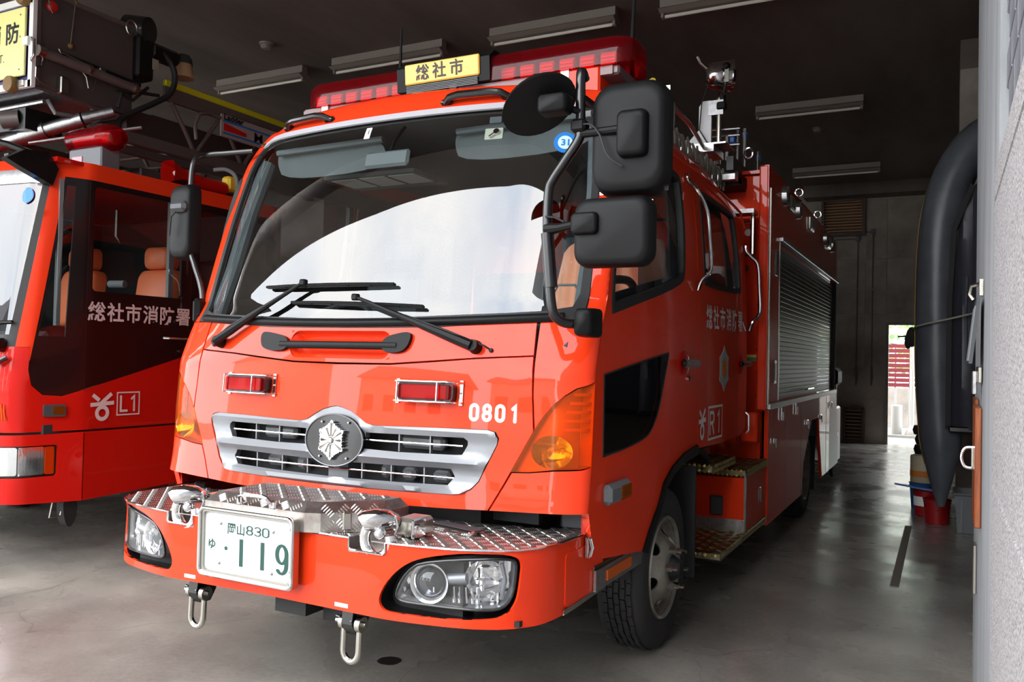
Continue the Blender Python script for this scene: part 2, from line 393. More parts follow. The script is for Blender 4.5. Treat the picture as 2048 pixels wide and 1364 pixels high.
# polished concrete floor: worn gloss, stains, tyre dust
FLOORM = bpy.data.materials.new('polished_concrete'); FLOORM.use_nodes = True
def _floor():
    nt = FLOORM.node_tree; N = nt.nodes; L = nt.links; b = N['Principled BSDF']; tc = N.new('ShaderNodeTexCoord')
    def noise(s, d, r=.6, vec=None):
        n = N.new('ShaderNodeTexNoise'); n.inputs['Scale'].default_value = s; n.inputs['Detail'].default_value = d; n.inputs['Roughness'].default_value = r
        L.new(vec or tc.outputs['Object'], n.inputs['Vector']); return n.outputs['Fac']
    def ramp(f, *els):
        r = N.new('ShaderNodeValToRGB'); e = r.color_ramp.elements
        while len(e) < len(els): e.new(.5)
        for q, (p, c) in zip(e, els): q.position = p; q.color = (*c, 1)
        L.new(f, r.inputs[0]); return r.outputs[0]
    base = ramp(noise(.9, 5, .5), (.3, S2L((120, 115, 109))), (.5, S2L((146, 141, 133))), (.7, S2L((172, 166, 155))))
    stain = ramp(noise(2.3, 4, .55), (.30, (.45, .44, .43)), (.62, (1, 1, 1)))
    fine = ramp(noise(38, 4, .6), (.3, (.82, .82, .82)), (.7, (1.05, 1.05, 1.04)))
    m1 = N.new('ShaderNodeMix'); m1.data_type = 'RGBA'; m1.blend_type = 'MULTIPLY'; m1.inputs[0].default_value = .45; L.new(base, m1.inputs[6]); L.new(stain, m1.inputs[7])
    m2 = N.new('ShaderNodeMix'); m2.data_type = 'RGBA'; m2.blend_type = 'MULTIPLY'; m2.inputs[0].default_value = .8; L.new(m1.outputs[2], m2.inputs[6]); L.new(fine, m2.inputs[7])
    v = N.new('ShaderNodeTexVoronoi'); v.feature = 'DISTANCE_TO_EDGE'; v.inputs['Scale'].default_value = .55
    mp = N.new('ShaderNodeMapping'); wn_ = N.new('ShaderNodeTexNoise'); wn_.inputs['Scale'].default_value = 3; ad = N.new('ShaderNodeVectorMath'); ad.operation = 'MULTIPLY_ADD'
    ad.inputs[1].default_value = (.35, .35, 0); L.new(tc.outputs['Object'], wn_.inputs['Vector']); L.new(wn_.outputs['Color'], ad.inputs[0]); L.new(tc.outputs['Object'], ad.inputs[2]); L.new(ad.outputs[0], v.inputs['Vector'])
    cr = ramp(v.outputs['Distance'], (0.0, (.45, .44, .42)), (.004, (1, 1, 1)))
    m3 = N.new('ShaderNodeMix'); m3.data_type = 'RGBA'; m3.blend_type = 'MULTIPLY'; m3.inputs[0].default_value = .55; L.new(m2.outputs[2], m3.inputs[6]); L.new(cr, m3.inputs[7])
    L.new(m3.outputs[2], b.inputs['Base Color'])
    rr = N.new('ShaderNodeMapRange'); rr.inputs[1].default_value = .3; rr.inputs[2].default_value = .7; rr.inputs[3].default_value = .16; rr.inputs[4].default_value = .38
    L.new(noise(1.7, 3), rr.inputs[0]); L.new(rr.outputs[0], b.inputs['Roughness']); b.inputs['Specular IOR Level'].default_value = .55
    bp_ = N.new('ShaderNodeBump'); bp_.inputs['Strength'].default_value = .15; bp_.inputs['Distance'].default_value = .01; L.new(noise(5, 5), bp_.inputs['Height']); L.new(bp_.outputs[0], b.inputs['Normal'])
_floor()
slab('floor', XL, XR, YF-.3, YB, -.2, 0, FLOORM, 'grey polished concrete floor of the fire station garage')
ASPH = mat('pale_apron', (150, 148, 142), .9, vary=(1.5, (120, 118, 113), .35, .7))
slab('floor_outside', -40, 30, -45, YF-.3, -.25, -.03, ASPH, 'pale concrete yard outside the garage opening')
slab('floor_backyard', -10, 14, YB, 30, -.25, -.02, mat('yard_ground', (108, 106, 102), .9), 'pale ground outside the back doorway')
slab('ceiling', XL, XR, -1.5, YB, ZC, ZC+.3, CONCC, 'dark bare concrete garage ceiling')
put('wall_lintel', MB().prism([(XR+.2, -1.72), (XR+.2, -1.2), (XL, -2.2), (XL, -2.85), (-6, -2.52)], lambda a, b, h: (a, b, h), 4.45, 5.6), CONC, smooth=0, label='concrete beam across the top of the garage opening', kind='structure')
slab('wall_left', XL-.2, XL, YF, YB, 0, ZC, CONC, 'grey concrete wall at the left end of the garage')
slab('wall_right', XR, XR+.2, 1.4, YB, 0, ZC, CONC, 'grey concrete side wall behind the upright boat')
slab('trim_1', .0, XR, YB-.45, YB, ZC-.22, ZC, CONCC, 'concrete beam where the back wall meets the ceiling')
# back wall with doorway and two louvred vents
def wallrear():
    mb = MB(); holes = [[(1.44, .0), (2.24, .0), (2.24, 2.18), (1.44, 2.18)]]
    out = [(XL, 0), (1.44, 0), (1.44, 2.18), (2.24, 2.18), (2.24, 0), (XR, 0), (XR, ZC), (XL, ZC)]
    hs = [[(.30, 3.86), (1.02, 3.86), (1.02, 4.52), (.30, 4.52)], [(.72, .03), (1.05, .03), (1.05, .62), (.72, .62)]]
    patch(out, lambda a, b: (a, YB, b), 1.2, .18, hs, mb=mb, flip=False); return mb
put('wall_rear', wallrear(), CONC, smooth=0, label='grey board-marked concrete back wall with a doorway', kind='structure')
wr = bpy.data.objects['wall_rear']; pm = {}
for x0, x1 in ((-.62, .28), (.28, 1.06), (1.06, 1.42), (1.42, 2.26), (2.26, 3.1)):
    for z0, z1 in ((0, .38), (.38, 1.38), (1.38, 2.38), (2.38, 3.40), (3.40, 4.5)):
        if any(x0 < b and x1 > a and z0 < d and z1 > c for a, b, c, d in ((.26, 1.06, 3.82, 4.56), (.68, 1.09, 0, .66), (1.40, 2.28, 0, 2.22))): continue
        o = put('formwork_panel', MB().box((0, 0, 0), (x1-x0-.012, .012, z1-z0-.012), bev=.003), CONC, wr, 0); o.location = ((x0+x1)/2, YB-.005, (z0+z1)/2)
fr = MB()
for x in (1.44, 2.24): fr.box((x, YB-.01, 1.09), (.05, .06, 2.18))
fr.box((1.84, YB-.01, 2.2), (.85, .06, .05))
put('door_1', fr, mat('door_frame_grey', (120, 118, 108), .6), smooth=0, label='grey steel frame of the open back doorway', kind='structure')
LOUV = mat('louver_brown', (214, 170, 134), .6); LOUVF = mat('louver_frame', (74, 64, 58), .6)
for nm, x0, x1, z0, z1, n, lb in (('window_1', .30, 1.02, 3.86, 4.52, 12, 'brown louvred vent high on the back wall'), ('window_2', .72, 1.05, .03, .62, 9, 'small brown louvred vent at floor level on the back wall')):
    f = MB()
    for x in (x0, x1): f.box((x, YB-.03, (z0+z1)/2), (.05, .1, z1-z0+.05))
    for z in (z0, z1): f.box(((x0+x1)/2, YB-.03, z), (x1-x0, .1, .05))
    f.box(((x0+x1)/2, YB+.15, (z0+z1)/2), (x1-x0, .02, z1-z0))
    w = put(nm, f, LOUVF, smooth=0, label=lb, kind='structure')
    s0 = None
    for k in range(n):
        z = z0+(k+.5)*(z1-z0)/n
        if s0 is None:
            s0 = put('slat', MB().box((0, 0, 0), (x1-x0-.04, .05, .008), (radians(-22), 'X')), LOUV, w, 0)
            s0.location = ((x0+x1)/2, YB, z)
        else:
            c = s0.copy(); COL.objects.link(c); c.location = ((x0+x1)/2, YB, z)
# pillar beside the camera: bare concrete jamb, granite cladding below, tiles above
PILC = mat('jamb_concrete', (150, 152, 154), .8, vary=(9, (118, 121, 124), .35, .7, (1, 1, .12)), bump=(40, .3, .004))
pil = slab('wall_pillar', 2.52, XR+.2, -.42, 1.42, 0, ZC, PILC, 'pale concrete jamb of the garage opening beside the granite wall')
slab('column', 2.5, XR, 6.6, 7.3, 0, 4.45, CONC, 'square concrete column behind the upright boat')
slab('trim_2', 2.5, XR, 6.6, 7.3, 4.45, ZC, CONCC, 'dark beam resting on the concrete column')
GRAN = mat('granite', (165, 163, 164), .75, bump=(140, .35, .004))
def _gran():
    nt = GRAN.node_tree; N = nt.nodes; L = nt.links; b = N['Principled BSDF']; tc = N.new('ShaderNodeTexCoord')
    v = N.new('ShaderNodeTexVoronoi'); v.inputs['Scale'].default_value = 230; n = N.new('ShaderNodeTexNoise'); n.inputs['Scale'].default_value = 170; n.inputs['Detail'].default_value = 3
    r = N.new('ShaderNodeValToRGB'); e = r.color_ramp.elements; e[0].position = .33; e[0].color = (*S2L((80, 79, 80)), 1); e[1].position = .52; e[1].color = (*S2L((152, 150, 151)), 1)
    e.new(.75).color = (*S2L((182, 180, 180)), 1); L.new(tc.outputs['Object'], n.inputs['Vector']); L.new(n.outputs['Fac'], r.inputs[0]); L.new(r.outputs[0], b.inputs['Base Color'])
_gran()
gw = slab('wall_granite', 2.555, 4.0, -16.0, -.42, 0, 6.0, mat('mortar', (120, 120, 122), .9), 'granite clad outer wall with dark tiles above, right beside the camera')
gm = {}
for z0, z1 in ((0, .42), (.42, 1.145), (1.145, 1.885), (1.885, 1.975)):
    y = -.425; k = 0
    while y > -5:
        ln = min(.95 if k else 1.6, y+16)
        key = (round(ln, 3), z0)
        if key not in gm: gm[key] = MB().box((0, 0, 0), (.05, ln-.004, z1-z0-.006), bev=.004)
        o = put('granite_block', gm[key], GRAN, gw, 0) if not hasattr(gm[key], 'o') else None
        if o is None:
            o = gm[key].o.copy(); COL.objects.link(o)
        else: gm[key].o = o
        o.location = (2.535, y-ln/2, (z0+z1)/2); y -= .95 if k else 1.6; k += 1
TILE = mat('grey_wall_tile', (122, 124, 130), .5, vary=(3, (104, 106, 112), .4, .6))
t0 = None
for r_ in range(13):
    z = 1.98+.1*(r_+.5)
    for k in range(10):
        y = -.43-.2*(k+.5)+(.1 if r_ % 2 else 0)
        if y > -.52: continue
        if t0 is None: t0 = put('wall_tile', MB().box((0, 0, 0), (.02, .193, .093), bev=.004), TILE, gw, 0); o = t0
        else: o = t0.copy(); COL.objects.link(o)
        o.location = (2.545, y, z)
# floor strip and oil spot
slab('trim_3', 2.085, 2.14, 3.1, 5.45, 0, .003, mat('floor_patch', (118, 112, 104), .7), 'narrow grey filled strip across the polished floor')
put('oil_stain', MB().tube([(.07, .33, .0), (.07, .33, .002)], .055, 24), mat('oil', (38, 34, 30), .35), label='small round dark oil spot on the floor ahead of the bumper', cat='stain')
# fluorescent fittings, tubes off
LAMPW = mat('lamp_white', (136, 128, 121), .55); TUBE = mat('lamp_tube', (225, 222, 214), .25, coat=.5)
def lamp(x0, x1, y, lab):
    t = thing('ceiling_light', lab, 'light', ((x0+x1)/2, y, 0), group='fluorescent lights on the ceiling'); L2 = (x1-x0)/2
    b = MB().prism([(-.045, ZC-.001), (-.045, 4.67), (-.10, 4.64), (-.04, 4.62), (.04, 4.62), (.10, 4.64), (.045, 4.67), (.045, ZC-.001)], lambda a, b_, h: (h, a, b_), -L2, L2)
    put('reflector', b, LAMPW, t, 0)
    put('lamp_tube', MB().tube([(-L2+.04, 0, 4.595), (L2-.04, 0, 4.595)], .016, 10), TUBE, t)
    for s in (-1, 1): put('lamp_holder', MB().box((s*(L2-.02), 0, 4.605), (.03, .06, .05), bev=.006), LAMPW, t)
for (x0, x1, y, lab) in ((-5.55, -4.2, 4.48, 'ceiling strip light above the ladder of the left truck'), (-3.75, -2.3, 4.45, 'ceiling strip light behind the left whip antenna'),
        (-1.72, -.38, 4.42, 'ceiling strip light above the middle of the red light bar'), (.04, 1.45, 4.45, 'strip light at the top edge of the picture, right of the tall antenna'),
        (.18, 1.47, 8.1, 'ceiling strip light to the right of the searchlight'), (.05, 1.42, 11.9, 'ceiling strip light nearest the back wall')): lamp(x0, x1, y, lab)
for x, y, lab in ((-4.1, 3.76, 'round white detector on the ceiling left of the antenna'), (.77, 9.42, 'round white detector on the ceiling right of the searchlight')):
    put('smoke_detector', MB().lathe([(0, -.06), (.045, -.06), (.06, -.045), (.062, -.02), (.08, -.018), (.08, 0), (0, 0)], (0, 0, 0), 'z', 20), LAMPW, label=lab, cat='detector', loc=(x, y, ZC))
# conduits with hooks on the back wall
PIPE = mat('conduit', (96, 92, 88), .5)
for i, (x, zt) in enumerate(((.92, 3.78), (1.18, 3.9))):
    t = thing('wall_conduit', ('conduit on the back wall that starts lower, nearer the truck' if i == 0 else 'taller conduit on the back wall, nearer the doorway'), 'pipe', (x, YB-.03, 0), group='conduits on the back wall')
    put('pipe', MB().tube([(-.6+.1*i, 0, zt), (-.05, 0, zt), (0, 0, zt-.05), (0, 0, 1.4)], .011, 8), PIPE, t)
    put('clamp', MB().box((0, -.012, 2.83), (.1, .02, .03)), LAMPW, t)
    put('junction_box', MB().box((0, -.02, zt), (.07, .05, .1), bev=.01), PIPE, t)
    put('cord_end', MB().tube([(0, 0, 1.42), (.01, -.02, 1.2), (-.005, -.02, 1.06)], [.02, .025, .012], 8), PIPE, t)
# ================================================================ rescue truck: cab
T = thing('fire_truck', 'red rescue fire truck with red light bar and licence plate 119, filling the middle', 'fire truck', (0, 0, 0))
YC = [(0.7, -.07), (0.8, -.06), (0.95, -.035), (1.2, -.02), (1.43, 0.), (1.6, .03), (1.68, .055), (2.1, .175), (2.5, .30), (2.6, .345), (2.68, .385), (2.74, .44), (2.78, .53), (2.80, .66)]
KW = [(0.7, 1), (1.65, 1), (2.1, .985), (2.4, .96), (2.5, .945), (2.6, .915), (2.66, .885), (2.72, .84), (2.77, .79), (2.80, .72)]
def F(s, z, o=0.):
    a = abs(s); sg = 1 if s >= 0 else -1.02; t = min(1, max(0, (z-1.4)/.3)); th = min(max(a-1, 0)/.2, 1)*pi/2
    X = a if a <= 1 else 1+.15*sin(th); q = min(X, 1.05)
    Y = .085*X*X*(1-t)+(.11*X*X+.7*max(0, q-.72)**2)*t+(.06-.05*t)*(1-cos(th))+max(a-1.2, 0)
    return (sg*X*hermite(z, KW), hermite(z, YC)+Y-o, z)
def FN(s, z):
    e = .002; a = Vector(F(s+e, z))-Vector(F(s-e, z)); b = Vector(F(s, z+e))-Vector(F(s, z-e)); return a.cross(b).normalized()
def FO(o): return lambda s, z: Vector(F(s, z))+FN(s, z)*o
def SD(sg):
    w = 1.15 if sg > 0 else -1.15*1.02
    return lambda y, z: (w*hermite(z, KW), y, z)
def mirp(P): return [(-a, b) for a, b in P]
# --- nose panel with grille opening
gr_half = [(0, 1.219), (.031, 1.214), (.076, 1.201), (.121, 1.177), (.16, 1.153), (.2, 1.144), (.33, 1.146), (.56, 1.151), (.745, 1.152), (.778, 1.144), (.793, 1.118), (.787, 1.091), (.765, 1.045), (.74, .992), (.716, .939), (.686, .906), (.647, .886), (.611, .880), (.39, .875), (.107, .872), (0, .872)]
GR = gr_half+[(-a, b) for a, b in gr_half[-2:0:-1]]
nh = [(0, .808), (.32, .819), (.6, .825), (.765, .831), (.846, .986), (.933, 1.152), (.921, 1.299), (.913, 1.452), (.67, 1.438), (.474, 1.421), (.265, 1.405), (0, 1.402)]
NOSE = nh+[(-a, b) for a, b in nh[-2:0:-1]]
nose = put('nose_panel', patch(NOSE, F, .06, .022, [GR]), RED, T, 65)
ch = [(0, 1.411), (.265, 1.413), (.474, 1.429), (.67, 1.445), (.913, 1.459), (.905, 1.595), (.646, 1.583), (.453, 1.572), (.242, 1.569), (0, 1.568)]
COWL = ch+[(-a, b) for a, b in ch[-2:0:-1]]
rec = rrect(-.30, 1.428, .26, 1.552, .05)
cowl = put('cowl_panel', patch(COWL, F, .06, .022, [rec]), RED, T, 65)
# scooped recess behind the grab bar
def scoop(u, v):
    s = -.30+.56*u; z = 1.428+.124*v; d = .055*(min(1, u*14, (1-u)*14))*sin(pi*min(max(v, 0), 1))**.6
    p = F(s, z); return (p[0], p[1]+d, p[2])
put('handle_recess', MB().grid(scoop, 30, 12), RED, cowl)
gb = sub('grab_bar', T)
def bar(P, r0, r1, n=14):   # flat oval tube
    mb = MB(); P = [Vector(p) for p in P]; V = []
    for i, p in enumerate(P):
        for k in range(n): a = 2*pi*k/n; V.append((p.x, p.y+r0*cos(a), p.z+r1*sin(a)))
    Fc = [(i*n+k, i*n+(k+1) % n, (i+1)*n+(k+1) % n, (i+1)*n+k) for i in range(len(P)-1) for k in range(n)]
    Fc += [tuple(range(n-1, -1, -1)), tuple((len(P)-1)*n+k for k in range(n))]; return mb.add(V, Fc)
put('bar', bar([(*FO(.012)(s/20., 1.487)[:2], 1.487) for s in range(-7, 7)], .012, .018), BLK, gb)
for sgn, x0, x1 in ((-1, -.475, -.30), (1, .225, .37)):
    put('bar_mount', patch(smoothpoly([(x0, 1.50), (x0, 1.535), (x0+.03, 1.545), (x1, 1.52), (x1, 1.462), (x0+.09, 1.452), (x0+.02, 1.465)] if sgn < 0 else [(x0, 1.462), (x0, 1.52), (x1-.03, 1.548), (x1, 1.535), (x1-.02, 1.47), (x1-.08, 1.452)], 2), FO(.02), .04, .03), BLK, gb)
# --- corner panels, indicator lamps
AMB = [(.846, .988), (.891, 1.076), (.929, 1.150), (.967, 1.211), (1.008, 1.260), (1.045, 1.297), (1.088, 1.325), (1.195, 1.352), (1.195, 1.022), (1.12, 1.012), (1.022, 1.006), (.925, .992)]
for sg in (1, -1):
    up = [(.920, 1.595), (.928, 1.299), (.940, 1.163), (.973, 1.217), (1.012, 1.266), (1.047, 1.302), (1.088, 1.331), (1.195, 1.358), (1.195, 1.60)]
    lo = [(.773, .831), (.854, .984), (.925, .987), (1.022, 1.0), (1.12, 1.006), (1.195, 1.016), (1.195, .838), (1.1, .838), (.93, .835)]
    if sg < 0: up, lo, am = mirp(up), mirp(lo), mirp(AMB)
    else: am = AMB
    put('corner_panel', patch(up, F, .03, .02), RED, T, 65); put('corner_panel', patch(lo, F, .03, .02), RED, T, 65)
    il = sub('indicator_lamp', T)
    put('lamp_bowl', patch(am, FO(-.055), .05, .004), mat('lamp_silver_amber', (226, 130, 30), .25, metal=.5), il)
    wl_ = MB(); n_ = len(am); A = [F(*p) for p in am]; B = [FO(-.055)(*p) for p in am]; wl_.add(A+B, [(i, (i+1) % n_, (i+1) % n_+n_, i+n_) for i in range(n_)])
    put('lamp_rim', wl_, mat('amber_rim', (190, 84, 10), .35), il)
    put('lens', patch(am, FO(.002), .03, 0), AMBER, il)
    c = Vector(F(sg*1.01, 1.075)); n = FN(sg*1.01, 1.075); rc = c-n*.052
    rb = MB(); u = Vector((0, 0, 1)); w = n.cross(u).normalized(); u = w.cross(n)
    rb.grid(lambda a, b: rc+(w*cos(2*pi*a)*.085+u*sin(2*pi*a)*.066)*b+n*.045*b*b, 28, 8, True)
    put('reflector', rb, CHR, il); put('bulb', MB().ball(rc+n*.03, (.03, .02, .03), 14, 10), LENSC, il)
    for k in range(5):
        z = 1.16+.035*k; a0 = 1.03+.012*k
        put('lens_rib', patch([(sg*q, w_) for q, w_ in ((a0, z), (1.19, z), (1.19, z+.012), (a0, z+.012))], FO(-.012), .04, .012), mat('amber_rib', (205, 100, 16), .35) if 'amber_rib' not in MATS else MATS['amber_rib'], il)
# --- grille
GI = [(.165, 1.110), (.37, 1.112), (.637, 1.113), (.655, 1.101), (.656, 1.084), (.633, 1.043), (.597, 1.041), (.335, 1.037), (.16, 1.040)]
gl = [(0, .975), (.13, .978), (.339, .980), (.527, .984), (.588, .983), (.606, .953), (.578, .917), (.346, .912), (.1, .910), (0, .909)]
GLO = gl+[(-a, b) for a, b in gl[-2:0:-1]]
EMB = arc(0.008, 1.068, .158, .114, 0, 360, 40)[:-1]
def GM(s, z):   # silver frame: soft raised bars
    p = F(s, z); edge = .008
    h = .022*math.exp(-((z-1.010)/.020)**2)*(1 if abs(s) < .70 else max(0, 1-(abs(s)-.70)/.06))+.018*math.exp(-((z-.893)/.014)**2)+.010*math.exp(-((z-1.13)/.014)**2)
    return (p[0], p[1]-h+.004, p[2])
grs = [(a*.992, 1.045+(b-1.045)*.985) for a, b in GR]
gf = put('grille', patch(grs, GM, .018, .03, [GI, mirp(GI), GLO, EMB]), SILV, T)
put('grille_mesh', patch([(a*.97, b) for a, b in grs], lambda s, z: (F(s, z)[0], F(s, z)[1]+.14, z), .1, .01), mat('engine_dark', (30, 31, 33), .8), gf)
for sg in (1, -1):
    put('grille_rod', MB().tube([Vector(F(sg*x/100, 1.078-.0*x))+Vector((0, .012, 0)) for x in range(15, 67, 6)], .0045, 8), CHR, gf)
    for x in (.33, .48): put('grille_post', MB().box(Vector(F(sg*x, 1.076))+Vector((0, .02, 0)), (.006, .018, .076)), SILV, gf)
put('grille_rod', MB().tube([Vector(F(x/100, .945))+Vector((0, .012, 0)) for x in range(-60, 61, 5)], .0045, 8), CHR, gf)
for x in (-.46, -.3, -.15, .15, .3, .46): put('grille_post', MB().box(Vector(F(x, .945))+Vector((0, .02, 0)), (.006, .018, .07)), SILV, gf)
put('grille_bracket', MB().box((.008, F(0, .95)[1]+.035, .945), (.11, .01, .09)), GREYP, gf)
eng = mat('engine_grey', (120, 122, 124), .5, metal=.3)
for x, z, w, h in ((-.42, .94, .1, .05), (-.25, .94, .06, .06), (.22, .94, .05, .06), (.34, .935, .07, .055), (.5, .935, .09, .05), (-.4, 1.075, .2, .06), (.4, 1.075, .22, .06)):
    put('engine_part', MB().box((x, F(x, z)[1]+.1, z), (w, .05, h), bev=.015), eng, gf)
# emblem plate
ep = put('emblem_plate', patch(arc(0.008, 1.068, .155, .112, 0, 360, 48)[:-1], FO(.014), .06, .02), BLKG, T)
put('plate_rim', MB().tube([FO(.016)(a, b) for a, b in arc(0.008, 1.068, .156, .113, 0, 360, 48)[:-1]], .0035, 6, True), SILV, ep)
for a, b in ((-.062, 1.145), (.082, 1.147), (-.066, .993), (.08, .992)): put('bolt', MB().ball(FO(.02)(a+.005, b), .006, 10, 6), CHR, ep)
def emblem(mp, R, k=.8):
    # six pointed snow crystal with rays and a round centre
    prof = [(0, 1), (6, .93), (10, .80), (13, .86), (17, .84), (19, .76), (23, .80), (27, .80), (30, .76)]
    P = []
    for s in range(6):
        for a, r in prof: P.append((s*60+a, r))
        for a, r in prof[-2:0:-1]: P.append((s*60+60-a, r))
    out = [(R*r*sin(radians(a))*k, R*r*cos(radians(a))) for a, r in P]
    return out
EO = emblem(None, .088, .86)
em = put('emblem', patch([(a+.008, b+1.068) for a, b in EO], FO(.036), .05, .02), CHR, ep, 20)
rays = MB()
for k in range(12):
    a = radians(30*k); L0, L1 = .018, (.076 if k % 2 == 0 else .06); d = (sin(a)*.86, cos(a)); q = (-d[1]*.005, d[0]*.005)
    V = [FO(.036)(.008+d[0]*L0, 1.068+d[1]*L0), FO(.036)(.008+d[0]*L1+q[0]*1.6, 1.068+d[1]*L1+q[1]*1.6), FO(.036)(.008+d[0]*L1-q[0]*1.6, 1.068+d[1]*L1-q[1]*1.6), FO(.042)(.008+d[0]*L1, 1.068+d[1]*L1), FO(.042)(.008+d[0]*L0, 1.068+d[1]*L0)]
    rays.add(V, [(0, 4, 3, 1), (0, 2, 3, 4), (1, 3, 2)])
put('emblem_rays', rays, STEEL, ep, 0)
put('emblem_centre', MB().ball(FO(.038)(.008, 1.068), (.016, .010, .016), 16, 10), CHR, ep)
# number on the nose
nb = MB()
for i, c_ in enumerate('0801'):
    strokes(glyph(c_, .030, .060), .0145, lambda x, y, i=i: FO(.0015)(.664+.0565*i+x+(.004 if i == 3 else 0), 1.190+y), nb)
put('number_lettering', nb, WHT, nose, 0, label='white number 0801')
# red strobe lamps with chrome guards
for x0 in (.342, -.642):
    x1 = x0+.255; ml = sub('strobe_lamp', T); z0, z1 = 1.256, 1.334
    q = lambda s, z, o: FO(o)(s, z)
    put('housing', patch(rrect(x0, z0, x1, z1, .018), FO(.045), .05, .05), BLKG, ml)
    le = MB().prism(rrect(x0+.01, z0+.008, x1-.01, z1-.008, .012), lambda a, b, h: FO(h)(a, b), .044, .060); put('lens', le, REDL, ml)
    put('led_panel', patch(rrect(x0+.02, z0+.012, x1-.03, z1-.012, .005), FO(.048), .05, .003), REDB, ml)
    for zz in (z0-.002, z1+.002):
        put('guard_rod', MB().tube([FO(.006)(x0-.03, zz), FO(.055)(x0-.012, zz), FO(.072)(x0+.02, zz), FO(.072)(x1-.02, zz), FO(.055)(x1+.012, zz), FO(.006)(x1+.03, zz)], .004, 8), CHR, ml)
    for xx in (x0+.012, x1-.058): put('guard_rod', MB().tube([FO(.072)(xx, z0-.003), FO(.072)(xx, z1+.003)], .0035, 8), CHR, ml)
    for xx in (x0-.022, x1+.022):
        put('bracket', patch(rrect(xx-.008, z0-.012, xx+.008, z1+.014, .002), FO(.008), .05, .006), CHR, ml)
        put('bolt', MB().ball(FO(.009)(xx, (z0+z1)/2), .005, 8, 6), STEEL, ml)
# --- windshield
gb_ = [(0, 1.607), (.24, 1.609), (.4, 1.615), (.78, 1.630), (.93, 1.640), (1.02, 1.66), (1.035, 1.72), (1.04, 2.1), (1.04, 2.45), (1.02, 2.54), (.96, 2.568), (.7, 2.58), (.35, 2.582), (0, 2.582)]
WS = gb_+[(-a, b) for a, b in gb_[-2:0:-1]]
sb = [(0, 1.566), (.242, 1.567), (.453, 1.570), (.646, 1.581), (.905, 1.594), (1.065, 1.602), (1.07, 1.72), (1.07, 2.45), (1.05, 2.57), (.97, 2.592), (.7, 2.602), (.35, 2.606), (0, 2.606)]
SEAL = sb+[(-a, b) for a, b in sb[-2:0:-1]]
put('windshield', MB().grid(lambda u, v: FO(-.004)(-1.055+2.11*u, 1.60+.03*(2*u-1)**2+(2.592-1.60-.03*(2*u-1)**2)*v), 81, 49), GLASS, T, label='windshield reflecting the bright sky')
put('windshield_seal', patch(SEAL, FO(.006), .04, .02, [WS]), RUB, T)
put('cowl_strip', MB().grid(lambda u, v: FO(.008+.014*sin(pi*v))(-1.0+2.0*u, (1.568+.03*(2*u-1)**2)+.036*v), 50, 7), BLK, T)
tr = [(s/20., 2.576-(.012 if abs(s) > 18 else 0)) for s in range(-20, 21)]+[(s/20., 2.606-(.012 if abs(s) > 18 else 0)) for s in range(20, -21, -1)]
put('trim_strip', patch(tr, FO(.014), .05, .010), TRIM, T, label='silver trim strip above the windshield')
# A pillars (red) and door line
for sg in (1, -1):
    P_ = [(sg*a, b) for a, b in ((1.072, 1.602), (1.195, 1.605), (1.195, 2.60), (1.05, 2.60), (1.072, 2.45))]
    put('pillar', patch(P_, F, .04, .02), RED, T, 65)
# --- roof: forehead and crown
def roofp(u, v):
    # u across, v from windshield top backwards
    if v < .3:
        s = -1.2+2.4*u; z = 2.606+(2.742-.06*(s/1.2)**2-2.606)*(v/.3); p = F(s, z); return (p[0], p[1], p[2])
    t = (v-.3)/.7; s = -1.2+2.4*u; zr = 2.742-.06*(s/1.2)**2; zr0 = zr; p = Vector(F(s, zr)); y = p.y+(3.08-p.y)*t
    return (p.x, y, zr+.01*sin(pi*t)*(1-(s/1.2)**2)-.22*max(0, t-.72)**2/.0784)
put('cab_roof', MB().grid(roofp, 61, 26), RED, T, 50)
for sg in (1, -1):    # roof side rounding and gutter
    w = 1.15 if sg > 0 else -1.173
    def sidev(u, v, w=w):
        z = 2.44+.26*v; y0 = F(1.2, z)[1]; y = y0+(3.08-y0)*u; return (w*hermite(z, KW), y, z-.22*v*max(0, (u-.72))**2/.0784)
    put('roof_side', MB().grid(sidev, 30, 16), RED2 if False else RED, T, 50)
    put('rain_gutter', MB().tube([(w*hermite(2.49, KW)+sg*.008, y, 2.50+.05*sin(pi*(y-.5)/2.6)) for y in [.55+.13*i for i in range(20)]]+[(w*.955+sg*.012, 3.1, 2.40)], .009, 8), RED, T)
put('cab_back', MB().box((0, 3.07, 1.68), (2.16, .03, 1.6)), RED, T)
# roof grab handles
for xc in (-.62, .50):
    h_ = sub('roof_handle', T); a0, a1 = xc-.13, xc+.13
    pth = [FO(.0)(a0-.05, 2.64), FO(.035)(a0-.01, 2.642), FO(.042)(a0+.04, 2.645), FO(.042)(a1-.04, 2.645), FO(.035)(a1+.01, 2.642), FO(.0)(a1+.05, 2.64)]
    put('bar', MB().tube(pth, .017, 10), BLKG, h_)
    for a_ in (a0-.04, a1+.04): put('foot', MB().box(Vector(FO(.005)(a_, 2.64)), (.07, .03, .03), bev=.012), BLKG, h_)
